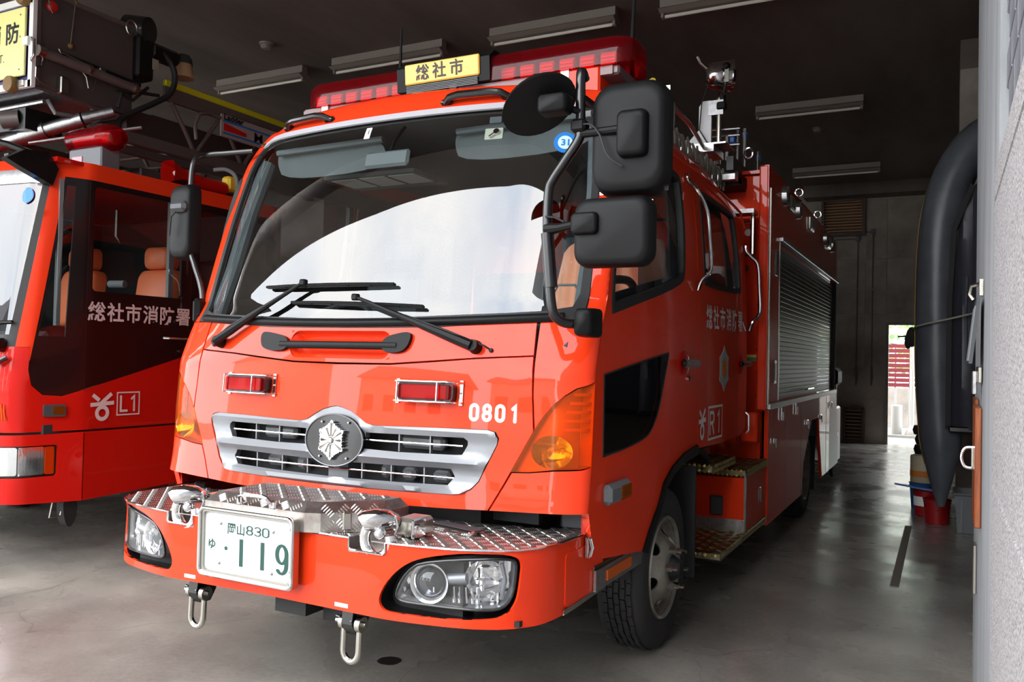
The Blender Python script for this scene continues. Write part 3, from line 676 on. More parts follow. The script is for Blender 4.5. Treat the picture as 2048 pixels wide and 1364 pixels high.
# --- light bar
LBY = .86; LBZ = 2.90; lb = sub('light_bar', T)
def lbprof(n=16):
    return [(-.165, -.062)]+[(-.15*cos(pi*k/n)**1 if 0 else -.165*(abs(cos(pi*k/n))**.6)*(1 if cos(pi*k/n) > 0 else -1), .0+.095*(sin(pi*k/n)**.7)) for k in range(n+1)]+[(.165, -.062)]
def loft(x0, x1, cap0, cap1, nm, m, scale=1.):
    mb = MB(); P = lbprof(); xs = []
    for i in range(9):
        t = i/8
        if cap0: xs.append((x0+.13*(1-cos(t*pi/2)), max(.06, sin(t*pi/2)**.55)))
    if not cap0: xs.append((x0, 1.))
    if cap1:
        for i in range(9): t = i/8; xs.append((x1-.13*(1-cos((1-t)*pi/2)), max(.06, sin((1-t)*pi/2)**.55)))
    else: xs.append((x1, 1.))
    n = len(P); V = []
    for x, k in xs:
        for a, b in P: V.append((x, LBY+a*scale*(.35+.65*k), LBZ+b*scale*(.55+.45*k)))
    Fc = [(i*n+j, (i+1)*n+j, (i+1)*n+(j+1) % n, i*n+(j+1) % n) for i in range(len(xs)-1) for j in range(n)]
    Fc += [tuple(range(n)), tuple((len(xs)-1)*n+j for j in range(n-1, -1, -1))]
    return put(nm, mb.add(V, Fc), m, lb, 40)
loft(-.86, -.20, True, False, 'lens', REDL); loft(.34, 1.08, False, True, 'lens', REDL)
put('base_rail', MB().box((.06, LBY, LBZ-.082), (1.92, .26, .05), bev=.01), RAIL, lb)
put('base_rail', MB().box((.06, LBY-.135, LBZ-.085), (1.86, .012, .042)), RAIL, lb)
sgb = MB().prism([(-.175, -.06), (-.185, .06), (-.13, .105), (.13, .105), (.18, .05), (.18, -.06)], lambda a, b, h: (h, LBY+a, LBZ+b), -.21, .35)
sg_ = put('sign_box', sgb, BLK, lb, 0)
put('sign_panel', MB().box((.07, LBY-.186, LBZ+.022), (.45, .014, .105), (radians(5), 'X'), .006), YEL, lb)
def SGN(x, y): return (.06+x, LBY-.1950-.0875*y, LBZ+.020+y)
put('sign_lettering', textmb('総 社 市', lambda x, y: SGN(x, y-.028), .084, .0016, spacing=.95), BLKP, lb, 0, label='black characters 総社市')
for k in range(5): put('sign_vent', MB().box((.07, LBY-.18, LBZ-.04-.008*k), (.43, .012, .004)), BLKG, lb)
for x in [-.79+.105*i for i in range(6)]+[.41+.108*i for i in range(6)]:
    m_ = MB().box((x, LBY-.03, LBZ-.015), (.085, .13, .07), bev=.006)
    put('led_module', m_, REDB, lb)
    for zz in (-.03, -.012, .006): put('led_row', MB().box((x, LBY-.097, LBZ+zz-.01), (.07, .006, .010)), mat('led_dot', (210, 30, 30), .25, coat=.6) if 'led_dot' not in MATS else MATS['led_dot'], lb)
for x in (-.72, 0.12, .75): put('clamp', MB().box((x, LBY-.14, LBZ-.085), (.05, .025, .07), bev=.004), STEEL, lb)
put('bar_stand', MB().box((.80, LBY+.0, 2.775), (.26, .30, .13), bev=.01), RED, T)
put('bar_stand', MB().box((-.74, LBY+.0, 2.79), (.20, .24, .09), bev=.01), RED, T)
# antennas
put('antenna', MB().tube([(-.42, 1.0, 2.75), (-.42, 1.0, 2.95), (-.415, 1.0, 3.33)], [.014, .011, .006], 8), BLK, T)
put('antenna', MB().tube([(.98, 1.02, 2.72), (.98, 1.02, 3.1), (1.0, 1.02, 3.6)], [.012, .010, .005], 8), BLK, T)
# --- wipers
def wiper(piv, elbow, b0, b1):
    w = sub('wiper', T); Pv = FO(.03)(*piv); E_ = FO(.045)(*elbow)
    put('wiper_boss', MB().tube([FO(.0)(*piv), FO(.05)(*piv)], [.03, .024], 14), BLK, w)
    m0 = Vector(Pv).lerp(Vector(E_), .18)+Vector((0, -.012, 0)); m1 = Vector(Pv).lerp(Vector(E_), .55)+Vector((0, -.012, 0))
    put('wiper_arm', MB().tube([Vector(Pv)+Vector((0, -.015, 0)), m0, m1, Vector(Pv).lerp(Vector(E_), .9), Vector(E_)], [.022, .021, .014, .009, .008], 8), BLK, w)
    put('washer_hose', MB().tube([FO(.004)(piv[0]+(.07 if piv[0] > 0 else -.06), piv[1]-.012), FO(.03)(piv[0]+(.05 if piv[0] > 0 else -.05), piv[1]-.0), Vector(m0)+Vector((0, -.01, .022)), Vector(m1)+Vector((0, 0, .012))], .004, 6), RUB, w)
    put('nozzle', MB().ball(FO(.004)(piv[0]+(.07 if piv[0] > 0 else -.06), piv[1]-.012), .01, 8, 6), RUB, w)
    n = 13; P = [(b0[0]+(b1[0]-b0[0])*i/(n-1), b0[1]+(b1[1]-b0[1])*i/(n-1)) for i in range(n)]
    put('wiper_blade', MB().tube([FO(.010)(*p) for p in P], .006, 6), RUB, w)
    rid = MB(); q = [FO(.022+.012*sin(pi*i/(n-1)))(*P[i]) for i in range(n)]
    rid.tube(q, .0065, 6)
    for i in (2, 4, 8, 10): rid.tube([FO(.01)(*P[i]), q[i]], .006, 6)
    put('blade_bridge', rid, BLK, w)
    put('wiper_joint', MB().box(Vector(FO(.042)(*elbow)), (.035, .03, .03), bev=.006), BLK, w)
wiper((.664, 1.487), (.062, 1.690), (-.324, 1.679), (.402, 1.653))
wiper((-.768, 1.492), (-.256, 1.765), (-.512, 1.757), (.237, 1.755))
# stickers on the glass
st = put('glass_sticker', patch(rrect(-.135, 2.494, -.100, 2.552, .003), FO(.001), .05, .001), WHT, T, 0, label='small white windshield sticker with number 1')
put('sticker_print', textmb('1', lambda x, y: FO(.003)(-.113+x, 2.515+y), .034, .0006), BLKP, st, 0)
rs = put('round_sticker', patch(arc(.935, 2.40, .047, .05, 0, 360, 28)[:-1], FO(.001), .05, .001), LBLUE, T, 0, label='round blue inspection sticker reading 31')
put('sticker_disc', patch(arc(.935, 2.40, .030, .032, 0, 360, 24)[:-1], FO(.002), .05, .001), mat('pale_blue', (196, 226, 236), .4), rs, 0)
put('sticker_print', textmb('31', lambda x, y: FO(.0035)(.935+x, 2.385+y), .042, .001), LBLUE, rs, 0)
dc = sub('camera_sensor', T)
put('sensor_plate', patch(rrect(.555, 2.435, .645, 2.49, .004), FO(-.012), .05, .006), mat('sensor_beige', (206, 204, 186), .4), dc)
put('sensor_lens', MB().tube([FO(-.02)(.615, 2.468), FO(.0)(.615, 2.468)], .014, 14), CHR, dc)
put('sensor_arm', MB().tube([FO(-.01)(.58, 2.445), FO(-.01)(.615, 2.468)], .009, 8), CHR, dc)
put('sensor_base', patch(rrect(.575, 2.515, .635, 2.548, .003), FO(-.008), .05, .006), GREYP, dc)
# ================================================================ cab sides, doors, interior
def smp(P, it=2): return smoothpoly(P, it)
FW = smp([(.345, 1.640), (.345, 1.640), (1.40, 1.845), (1.475, 1.93), (1.50, 2.43), (1.42, 2.47), (.545, 2.46), (.46, 2.38), (.335, 1.72)], 2)
FWG = smp([(.372, 1.688), (.372, 1.688), (1.38, 1.882), (1.435, 1.945), (1.455, 2.40), (1.40, 2.43), (.57, 2.425), (.50, 2.36), (.365, 1.76)], 2)
LW = smp([(.267, 1.045), (.262, 1.045), (.255, 1.382), (.265, 1.39), (1.16, 1.492), (1.172, 1.485), (1.122, 1.396), (1.012, 1.196), (.903, 1.111), (.816, 1.081), (.553, 1.056)], 1)
RW = smp([(1.90, 1.885), (2.82, 1.905), (2.855, 1.94), (2.80, 2.43), (2.74, 2.46), (1.92, 2.46), (1.87, 2.42), (1.87, 1.92)], 2)
RWG = smp([(1.925, 1.915), (2.79, 1.935), (2.82, 1.965), (2.77, 2.41), (2.72, 2.43), (1.935, 2.43), (1.90, 2.40), (1.90, 1.95)], 2)
def frontedge(z): return F(1.2, z)[1]+.004
FD = [(frontedge(z), z) for z in (.57, .7, .84, 1.0, 1.2, 1.4, 1.6, 1.8, 2.0, 2.2, 2.4, 2.455)]
FD[0] = (.21, .63)
ARCH = [(.80, .56), (.888, .642), (1.019, .736), (1.111, .84), (1.257, .905), (1.472, .954), (1.742, .976)]
FDO = FD[::-1]+ARCH+[(1.742, 2.455)]
FDO = [(.19, .64)]+ARCH+[(1.742, 2.455)]+[(frontedge(z), z) for z in (2.455, 2.3, 2.1, 1.9, 1.75, 1.6, 1.4, 1.2, 1.0, .84)]
RDO = [(1.754, .97), (1.80, .952), (2.3, .94), (2.87, .948), (3.05, 1.0), (3.05, 2.455), (1.754, 2.455)]
for sg in (1, -1):
    M_ = SD(sg); fl = sg < 0
    def MO(o, M_=M_, sg=sg): return lambda y, z: (M_(y, z)[0]+sg*o, y, z)
    d = put('door', patch(FDO, M_, .09, .03, [FW, LW], flip=fl), RED, T, 65)
    put('window_seal', patch(FW, MO(.006), .07, .03, [FWG], flip=fl), RUB, d); put('window_glass', patch(FWG, MO(-.012), .2, 0, flip=fl), GLASSD, d)
    lws = [(.64+(a-.64)*.97, 1.25+(b-1.25)*.96) for a, b in LW]
    put('window_seal', patch(LW, MO(.003), .07, .02, [lws], flip=fl), RUB, d); put('window_glass', patch(lws, MO(.0), .2, 0, flip=fl), GLASSB, d)
    d2 = put('door', patch(RDO, M_, .09, .03, [RW], flip=fl), RED, T, 65)
    put('window_seal', patch(RW, MO(.006), .07, .03, [RWG], flip=fl), RUB, d2); put('window_glass', patch(RWG, MO(-.010), .2, 0, flip=fl), GLASSD, d2)
    for dd, y0 in ((d, 1.33), (d2, 2.72)):
        put('door_handle', MB().box((M_(y0, 1.43)[0]+sg*.03, y0+.16, 1.436), (.03, .30, .042), bev=.012), BLKG, dd)
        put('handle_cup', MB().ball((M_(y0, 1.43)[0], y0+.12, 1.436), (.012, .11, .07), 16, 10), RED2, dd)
    put('lock', MB().disc((M_(1, 1.35)[0]+sg*.004, 1.53, 1.353), .016, (1, 0, 0), 12, .01), CHR, d)
    # wheel arch lip
    lip = [(a, b) for a, b in ARCH]; inn = [(a+.055*(1-i/6)+.0, b-.02-.035*i/6) for i, (a, b) in enumerate(ARCH)]
    put('arch_lip', patch(lip+inn[::-1], MO(.012), .06, .10, flip=fl), BLK, T)
    # side marker
    sm = sub('side_marker', T)
    put('marker_body', MB().box((M_(.4, .9)[0]+sg*.012, .41, .888), (.05, .27, .085), bev=.018), GREYP, sm)
    put('marker_lens', MB().box((M_(.4, .9)[0]+sg*.036, .465, .884), (.01, .13, .062), bev=.008), AMBER, sm)
    # grab rails
    for (yo, pts) in ((0, [(1.63, 2.50), (1.62, 2.46), (1.70, 2.42), (1.73, 2.30), (1.74, 2.15), (1.735, 1.97), (1.68, 1.90), (1.69, 1.85)]), (1.36, [(1.70, 2.27), (1.70, 2.235), (1.72, 2.2), (1.75, 2.14), (1.77, 1.98), (1.76, 1.80), (1.72, 1.735), (1.72, 1.67)])):
        pth = []
        for i, (y, z) in enumerate(pts):
            o = .012 if i in (0, 1, len(pts)-1) else (.035 if i in (2, len(pts)-2) else .075)
            pth.append((M_(y, z)[0]+sg*o, y+yo, z))
        put('grab_rail', MB().tube(cr(pth, 5), .012, 10), CHR, T)
    # sill underneath the door ahead of the wheel
    put('sill_step', MB().box((sg*1.08, .54, .585), (.11, .62, .045), bev=.006), TREADW, T)
    put('sill_edge', MB().box((sg*1.140, .54, .545), (.012, .62, .085)), ALU, T)
    put('sill_reflector', MB().box((sg*1.148, .50, .545), (.008, .30, .042)), MATS['amber_rim'], T)
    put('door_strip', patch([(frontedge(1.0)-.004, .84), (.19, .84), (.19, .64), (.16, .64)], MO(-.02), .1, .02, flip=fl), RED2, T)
# lettering on the crew door
M1 = SD(1)
tx = MB()
for i, c_ in enumerate('総社市消防署'):
    textmb(c_, lambda x, y, i=i: (M1(0, 1.66+y)[0]+.003, 1.98+.168*i+x, 1.655+y+.012*i/5), .150, .003, tx, sx=.95)
put('door_lettering', tx, WHT, T, 0, label='white characters 総社市消防署')
def mark(mp, w, mb=None):   # town mark: ring with a bar and two slanting strokes
    mb = strokes([arc(0, 0, .034, .034, 0, 360, 26), [(-.075, .048), (.075, .056)], [(-.015, .05), (.058, .108)], [(-.062, .104), (-.02, .072)]], .022, mp, mb, False); return mb
put('town_mark', mark(lambda x, y: (M1(0, 1.05+y)[0]+.003, 1.845+x*1.05, 1.045+y*1.15), 1), WHT, T, 0, label='white town mark')
rb_ = strokes([[(0, 0), (.34, 0), (.34, .19), (0, .19), (0, 0)]], .014, lambda x, y: (M1(0, 1.+y)[0]+.003, 1.985+x, .985+y), None)
for i, c_ in enumerate('R1'): strokes(glyph(c_, .095, .125), .02, lambda x, y, i=i: (M1(0, 1.+y)[0]+.003, 2.025+.165*i+x, 1.017+y), rb_)
put('unit_mark', rb_, WHT, T, 0, label='white boxed letters R1')
EO2 = emblem(None, .145, .95)
de = put('door_emblem', patch([(2.37+a, 1.405+b) for a, b in EO2], lambda y, z: (M1(y, z)[0]+.002, y, z), .1, .002), mat('emblem_blue_grey', (160, 180, 184), .5), T, 0, label='pale blue crystal emblem with an orange centre')
put('emblem_centre', patch([(2.37+.55*a, 1.405+.55*b) for a, b in EO2], lambda y, z: (M1(y, z)[0]+.003, y, z), .1, .002), mat('emblem_orange', (206, 120, 40), .5), de, 0)
# --- interior
put('cab_floor', MB().box((0, 1.75, .93), (2.1, 2.65, .06)), DARK, T)
put('firewall', MB().grid(lambda u, v: (F(-1.1+2.2*u, .85+.70*v)[0]*.98, F(-1.1+2.2*u, .85+.70*v)[1]+.2, .85+.70*v), 16, 4), DARK, T)
db = MB().prism([(.13, 1.50), (.20, 1.585), (.42, 1.60), (.62, 1.52), (.66, 1.30), (.55, 1.0), (.25, 1.0)], lambda a, b, h: (h, a, b), -1.04, 1.04); put('dashboard', db, DASH, T)
put('dash_pad', MB().box((.66, .50, 1.595), (.42, .26, .03), bev=.012), DASH, T); put('speaker_ring', MB().lathe([(.075, 0), (.085, .006), (.095, 0)], (.86, .35, 1.603), 'z', 24), GREYP, T)
put('headliner', MB().grid(lambda u, v: (-1.0+2.0*u, .50+2.5*v, 2.60+.03*sin(pi*u)), 8, 8), LINER, T)
for sg in (1, -1):
    w = sg*1.10
    put('inner_trim', patch([(.42, 1.0), (3.0, 1.0), (3.0, 2.5), (.62, 2.5), (.40, 1.66)], lambda y, z, w=w: (w*hermite(z, KW)*.985, y, z), .3, .01, [[(.40, 1.72), (1.42, 1.90), (1.44, 2.40), (.6, 2.40)], [(1.95, 1.93), (2.76, 1.95), (2.72, 2.41), (1.95, 2.41)]], flip=sg < 0), DARK, T)
    put('pillar_trim', MB().tube([(sg*(F(1.09, z)[0]-.05), F(1.09, z)[1]+.05, z) for z in (1.62, 1.9, 2.2, 2.5)], .045, 10), mat('pillar_grey', (100, 106, 110), .7) if 'pillar_grey' not in MATS else MATS['pillar_grey'], T)
def seat(x, y, m, back=.62, w=.5):
    s = sub('seat', T)
    put('cushion', MB().box((x, y, 1.28), (w, .5, .16), bev=.06), m, s); put('backrest', MB().box((x, y+.26, 1.28+back/2+.05), (w*.95, .14, back), (radians(-8), 'X'), .06), m, s)
    put('headrest', MB().box((x, y+.33, 1.28+back+.17), (.27, .11, .18), bev=.045), m, s)
seat(-.55, .95, DARK); seat(.62, 1.0, DARK)
# salmon cloth thrown over the passenger seat
def cloth(u, v):
    x = .50+.56*u-.10*(u-.5)*v*v; return (x, .94+.03*sin(26*u+2*v)*(1-.4*v)+.05*sin(9*u)+.14*v+.10*(2*u-1)**2, 1.40+(.62+.10*sin(pi*u))*v)
put('coat', MB().grid(cloth, 46, 18), SALM, T, 60, label='salmon cloth hung over the passenger seat')
put('coat', MB().grid(lambda u, v: (1.055-.015*sin(8*u), .95+.55*u, 1.42+(.60+.06*sin(2.5*u))*v), 20, 8), SALM, T, 60)
put('seat_bench', MB().box((0, 2.35, 1.32), (1.9, .5, .18), bev=.06), DARK, T); put('bench_back', MB().box((0, 2.85, 1.75), (1.9, .14, .7), bev=.05), DARK, T)
put('assist_grip', MB().tube(cr([(1.035, .46, 1.60), (1.03, .50, 1.72), (1.03, .60, 1.80), (1.03, .86, 1.83), (1.03, .98, 1.79), (1.035, 1.02, 1.70)]), .021, 10), mat('grip', (46, 50, 52), .6), T)
sw = sub('steering_wheel', T)
put('wheel_rim', MB().tube([(-.55+.21*cos(a), .62+.21*sin(a)*.75, 1.60+.21*sin(a)*.6) for a in [2*pi*k/28 for k in range(28)]], .017, 8, True), DARK, sw)
put('wheel_hub', MB().box((-.55, .62, 1.60), (.34, .06, .05), (radians(38), 'X'), .02), DARK, sw)
# sun visors, roof console, rear-view mirror
for x in (-.52, .62):
    v_ = sub('sun_visor', T)
    put('visor_rod', MB().tube([(x-.34, .50, 2.535), (x+.36, .50, 2.545)], .018, 8), mat('visor_grey', (112, 116, 118), .7) if 'visor_grey' not in MATS else MATS['visor_grey'], v_)
    put('visor_panel', MB().prism(smoothpoly([(-.36, -.13), (.32, -.12), (.36, -.02), (.3, .02), (-.34, .02), (-.38, -.04)], 2), lambda a, b, h, x=x: (x+a, .52+h-.4*b, 2.53+b), 0, .02), MATS['visor_grey'], v_)
rm = sub('inner_mirror', T)
put('mirror_stem', MB().tube([(.0, .46, 2.58), (-.02, .40, 2.50), (-.03, .37, 2.42)], .009, 8), BLK, rm); put('mirror_shell', MB().box((-.03, .36, 2.40), (.26, .03, .085), (radians(-12), 'X'), .012), mat('mirror_grey', (110, 114, 116), .45), rm)
cn = sub('document_rack', T); put('rack', MB().box((-.5, 1.0, 2.46), (.62, .35, .02)), LINER, cn)
for i in range(3): put('paper', MB().box((-.7+.2*i, .97, 2.447), (.17, .22, .003)), WHT, cn)
# radio rack glimpsed at the passenger side, with a coiled cord
put('radio_rack', MB().box((.72, 1.6, 1.86), (.42, .1, .5), bev=.02), BLKG, T)
put('coiled_cord', MB().tube([(.70, .72, 1.58), (.69, .70, 1.72), (.74, .70, 1.80), (.82, .72, 1.80), (.86, .74, 1.74)], .007, 8), LINER, T)
# --- mirrors, passenger side
def rsolid(c, w, h, d, r, ang=0., tilt=0., n=6, taper=.82, seg=7):
    """rounded mirror shell: open face backwards, domed towards -Y"""
    P = rrect(-w/2, -h/2, w/2, h/2, r, n); R = Matrix.Rotation(ang, 3, 'Z') @ Matrix.Rotation(tilt, 3, 'X'); c = Vector(c); V = []; m = len(P)
    for i in range(seg+1):
        t = i/seg; k = 1-(1-taper)*(1-sqrt(max(0, 1-t**2.6))); y = -d*t
        if i == seg: k = taper*.93
        for a, b in P: V.append(c+R @ Vector((a*k, y, b*k)))
    Fc = [(i*m+j, i*m+(j+1) % m, (i+1)*m+(j+1) % m, (i+1)*m+j) for i in range(seg) for j in range(m)]
    Fc += [tuple(range(m-1, -1, -1)), tuple(seg*m+j for j in range(m))]
    return MB().add(V, Fc)
ma = put('mirror_arm', MB().tube(cr([(1.155, -.01, 2.52), (1.155, -.05, 2.53), (1.157, -.05, 2.33), (1.15, -.05, 2.28), (1.10, -.05, 2.21), (1.045, -.05, 2.135), (1.03, -.05, 2.09), (1.027, -.05, 1.96), (1.035, -.05, 1.80), (1.05, -.05, 1.66), (1.062, -.04, 1.61), (1.09, .0, 1.585), (1.15, .06, 1.585)]), .019, 12), BLKG, T)
put('arm_sleeve', MB().tube([(1.027, -.05, 1.93), (1.048, -.05, 1.72)], .025, 12), BLKG, ma)
put('arm_mount', rsolid((1.155, .12, 1.59), .08, .115, .12, .02), BLK, ma, 80)
put('arm_brace', MB().tube([(1.155, -.04, 2.45), (1.13, .15, 2.47), (1.10, .40, 2.47)], .012, 8), BLK, ma)
put('arm_clip', MB().box((1.155, -.05, 2.33), (.06, .06, .05), bev=.01), BLK, ma)
m1 = put('mirror', rsolid((1.348, .02, 2.272), .30, .43, .085, .085, seg=10), BLK, T, 80)
put('mirror_mount', rsolid((1.375, -.055, 2.275), .115, .175, .055, .025), BLK, m1, 80); put('mirror_rod', MB().tube([(1.155, -.05, 2.30), (1.36, -.085, 2.295)], .016, 10), BLK, m1)
put('mirror_cable', MB().tube(cr([(1.16, -.07, 2.33), (1.21, -.08, 2.325), (1.25, -.085, 2.28), (1.285, -.09, 2.2), (1.34, -.085, 2.155)]), .004, 6), RUB, m1)
put('mirror_glass', MB().box((1.348, .021, 2.272), (.27, .004, .39)), CHR, m1)
m2 = put('mirror', rsolid((1.298, -.02, 1.922), .31, .262, .07, .055, seg=10), BLK, T, 80)
put('mirror_mount', rsolid((1.20, -.07, 1.952), .11, .085, .045, .02), BLK, m2, 80); put('mirror_rod', MB().tube([(1.027, -.05, 1.945), (1.09, -.07, 1.945), (1.17, -.095, 1.952)], [.026, .018, .015], 10), BLK, m2)
put('mirror_cable', MB().tube([(1.03, -.075, 1.99), (1.07, -.08, 1.985), (1.11, -.08, 1.965)], .004, 6), RUB, m2); put('mirror_glass', MB().box((1.298, -.019, 1.922), (.28, .004, .235)), CHR, m2)
m3m = MB(); c3 = Vector((1.005, -.10, 2.413)); R3 = Matrix.Rotation(radians(-28), 3, 'Y') @ Matrix.Rotation(radians(-35), 3, 'X')
m3m.grid(lambda u, v: c3+R3 @ Vector((.155*sin(pi*v/2)**.8*cos(2*pi*u), .115*sin(pi*v/2)**.8*sin(2*pi*u), .085*cos(pi*v/2))), 32, 10, True)
m3m.grid(lambda u, v: c3+R3 @ Vector((.155*v*cos(2*pi*u), .115*v*sin(2*pi*u), 0)), 32, 3, True)
m3 = put('mirror', m3m, BLK, T)
put('mirror_mount', rsolid((1.085, -.10, 2.40), .125, .075, .07, .02), BLK, m3, 80); put('mirror_rod', MB().tube([(1.10, -.11, 2.40), (1.155, -.06, 2.385)], .014, 8), BLK, m3)
# --- mirror, driver side
ma2 = put('mirror_arm', MB().tube(cr([(-1.02, .48, 2.56), (-1.20, .46, 2.56), (-1.30, .42, 2.55), (-1.335, .35, 2.50), (-1.335, .33, 2.28), (-1.325, .32, 2.05), (-1.265, .31, 1.92), (-1.20, .30, 1.80), (-1.165, .28, 1.70), (-1.15, .24, 1.63)]), .016, 10), BLKG, T)
put('arm_mount', MB().box((-1.165, .26, 1.66), (.05, .08, .14), bev=.02), BLK, ma2)
m4 = put('mirror', rsolid((-1.36, .36, 2.16), .19, .42, .08, .06, radians(-8), seg=10), BLK, T, 80)
put('mirror_mount', MB().box((-1.345, .27, 2.235), (.12, .06, .06), bev=.018), GREYD, m4); put('mirror_cable', MB().tube([(-1.34, .26, 2.23), (-1.39, .25, 2.18), (-1.41, .26, 2.08)], .005, 6), RUB, m4)
# ================================================================ bumper, plate, hooks, lamps
BPL = [(0, -.41), (.55, -.42), (.6, -.417), (.7, -.402), (.83, -.375), (.92, -.345), (.99, -.305), (1.04, -.26), (1.08, -.2), (1.105, -.13), (1.118, -.05), (1.125, .05), (1.13, .36)]
BCU = [0.]
for a, b in zip(BPL, BPL[1:]): BCU.append(BCU[-1]+math.hypot(b[0]-a[0], b[1]-a[1]))
BX = list(zip(BCU, [p[0] for p in BPL])); BY = list(zip(BCU, [p[1] for p in BPL]))
def G(u, z): return (lerp(abs(u), BX)*(1 if u >= 0 else -1), lerp(abs(u), BY), z)
def GN(u):
    e = .02; a = Vector(G(u+e, 0))-Vector(G(u-e, 0)); return Vector((a.y, -a.x, 0)).normalized()
def GO(o): return lambda u, z: Vector(G(u, z))+GN(u)*o
UM = 1.70; ZB0, ZB1 = .473, .752
CUT = smoothpoly([(.541, .537), (.546, .564), (.568, .604), (.601, .643), (.638, .675), (.685, .702), (.745, .72), (.835, .737), (.92, .746), (1.004, .743), (1.057, .733), (1.081, .718), (1.089, .695), (1.085, .656), (1.077, .595), (1.066, .562), (1.043, .533), (1.009, .515), (.967, .508), (.84, .503), (.72, .502), (.627, .502), (.571, .504), (.551, .516)], 1)
CUT = [(a, min(b, .742)) for a, b in CUT]
LNS = smoothpoly([(.609, .572), (.633, .629), (.67, .67), (.703, .69), (.835, .712), (.977, .722), (1.051, .720), (1.072, .707), (1.07, .657), (1.06, .596), (1.037, .555), (.997, .54), (.953, .538), (.839, .539), (.719, .542), (.635, .544), (.614, .556)], 1)
NT = [(.397, .566), (-.575, -.425)]
top = [(UM, ZB1), (.566, ZB1), (.566, .718), (.556, .708), (.407, .708), (.397, .718), (.397, ZB1), (-.425, ZB1), (-.425, .718), (-.435, .708), (-.565, .708), (-.575, .718), (-.575, ZB1), (-UM, ZB1)]
BO = [(-UM, ZB0+.02), (-1.2, ZB0), (0, ZB0+.002), (1.2, ZB0), (UM, ZB0+.02)]+top
bm_ = put('bumper', patch(BO, G, .05, .012, [CUT, mirp(CUT)]), RED, T, 65)
# dark chassis mass behind the bumper
put('chassis_beam', MB().box((0, -.12, .60), (1.7, .42, .2)), mat('chassis_black', (16, 16, 17), .7), T)
put('bumper_return', MB().box((0, -.02, .49), (2.1, .5, .02)), MATS['chassis_black'], T)
# silver edging along the top edge and notches
put('edge_trim', MB().tube([GO(.003)(u, z+.002) for u, z in resample(top, .04, False)], .0045, 6), CHR, bm_)
# chequer plate deck
dk = [G(u, 0)[:2] for u in [UM-.05*i for i in range(int(2*UM/.05)+1)]]
dk = [(x*.995, y+.003) for x, y in dk]+[(-1.12, .30), (-.95, .12), (0, .06), (.95, .12), (1.12, .30)]
nts = [[(.399, -.5), (.564, -.5), (.564, -.30), (.399, -.30)], [(-.573, -.5), (-.427, -.5), (-.427, -.30), (-.573, -.30)]]
dkp = []
DECK = [p for p in dk]
def deckcut(P):
    out = []
    for i, p in enumerate(P): out.append(p)
    return out
dpoly = [(x, y) for x, y in DECK]
hol = [[(.397, -.4195+.004), (.566, -.4165), (.566, -.30), (.397, -.30)], [(-.575, -.4175), (-.425, -.4135), (-.425, -.30), (-.575, -.30)]]
dm = patch(dpoly, lambda a, b: (a, b, ZB1+.002), .2, .004, hol)
deck = put('tread_deck', dm, TREAD, bm_, 0, label='chequer plate deck on top of the bumper')
put('tread_lugs', lugs(dpoly, lambda a, b, h: (a, b, ZB1+.002+h), .044, 5, .027, .0055, .0028, holes=hol), LUG, bm_, 0, kind='stuff')
for h in hol:      # pocket pan below each notch
    x0, x1 = h[0][0], h[1][0]; mb = MB().box(((x0+x1)/2, -.358, .705), (x1-x0, .12, .006)); mb.box((x0, -.358, .73), (.005, .12, .05)); mb.box((x1, -.358, .73), (.005, .12, .05)); mb.box(((x0+x1)/2, -.30, .73), (x1-x0, .005, .05))
    put('hook_pocket', mb, TREAD, bm_, 0)
# side locker on the bumper end with latch and hinge
for sg in (1, -1):
    ld = put('locker_door', patch([(sg*a, b) for a, b in rrect(1.325, .50, 1.69, .705, .02)], GO(.004), .05, .006), RED, bm_)
    put('hinge', patch([(sg*a, b) for a, b in ((1.31, .478), (1.70, .492), (1.70, .512), (1.31, .498))], GO(.008), .06, .006), STEEL, ld)
    put('latch', MB().box(GO(.014)(sg*1.50, .70), (.02, .03, .085), bev=.006), CHR, ld); put('latch_loop', MB().tube([GO(.024)(sg*1.49, .735), GO(.034)(sg*1.49, .70), GO(.024)(sg*1.49, .662), GO(.024)(sg*1.51, .662), GO(.034)(sg*1.51, .70), GO(.024)(sg*1.51, .735)], .004, 6, True), CHR, ld)
for u in (.368, -.434): put('bumper_label', patch(rrect(u-.032, .488, u+.032, .503, .002), GO(.002), .05, .001), WHT, bm_, 0)
put('deck_rack', MB().box((.66, -.12, ZB1+.012), (.26, .05, .02), (radians(-14), 'Z'), .004), CHR, T); put('deck_rack_tray', MB().box((.68, -.09, ZB1+.020), (.24, .06, .006), (radians(-14), 'Z')), GREYD, T)
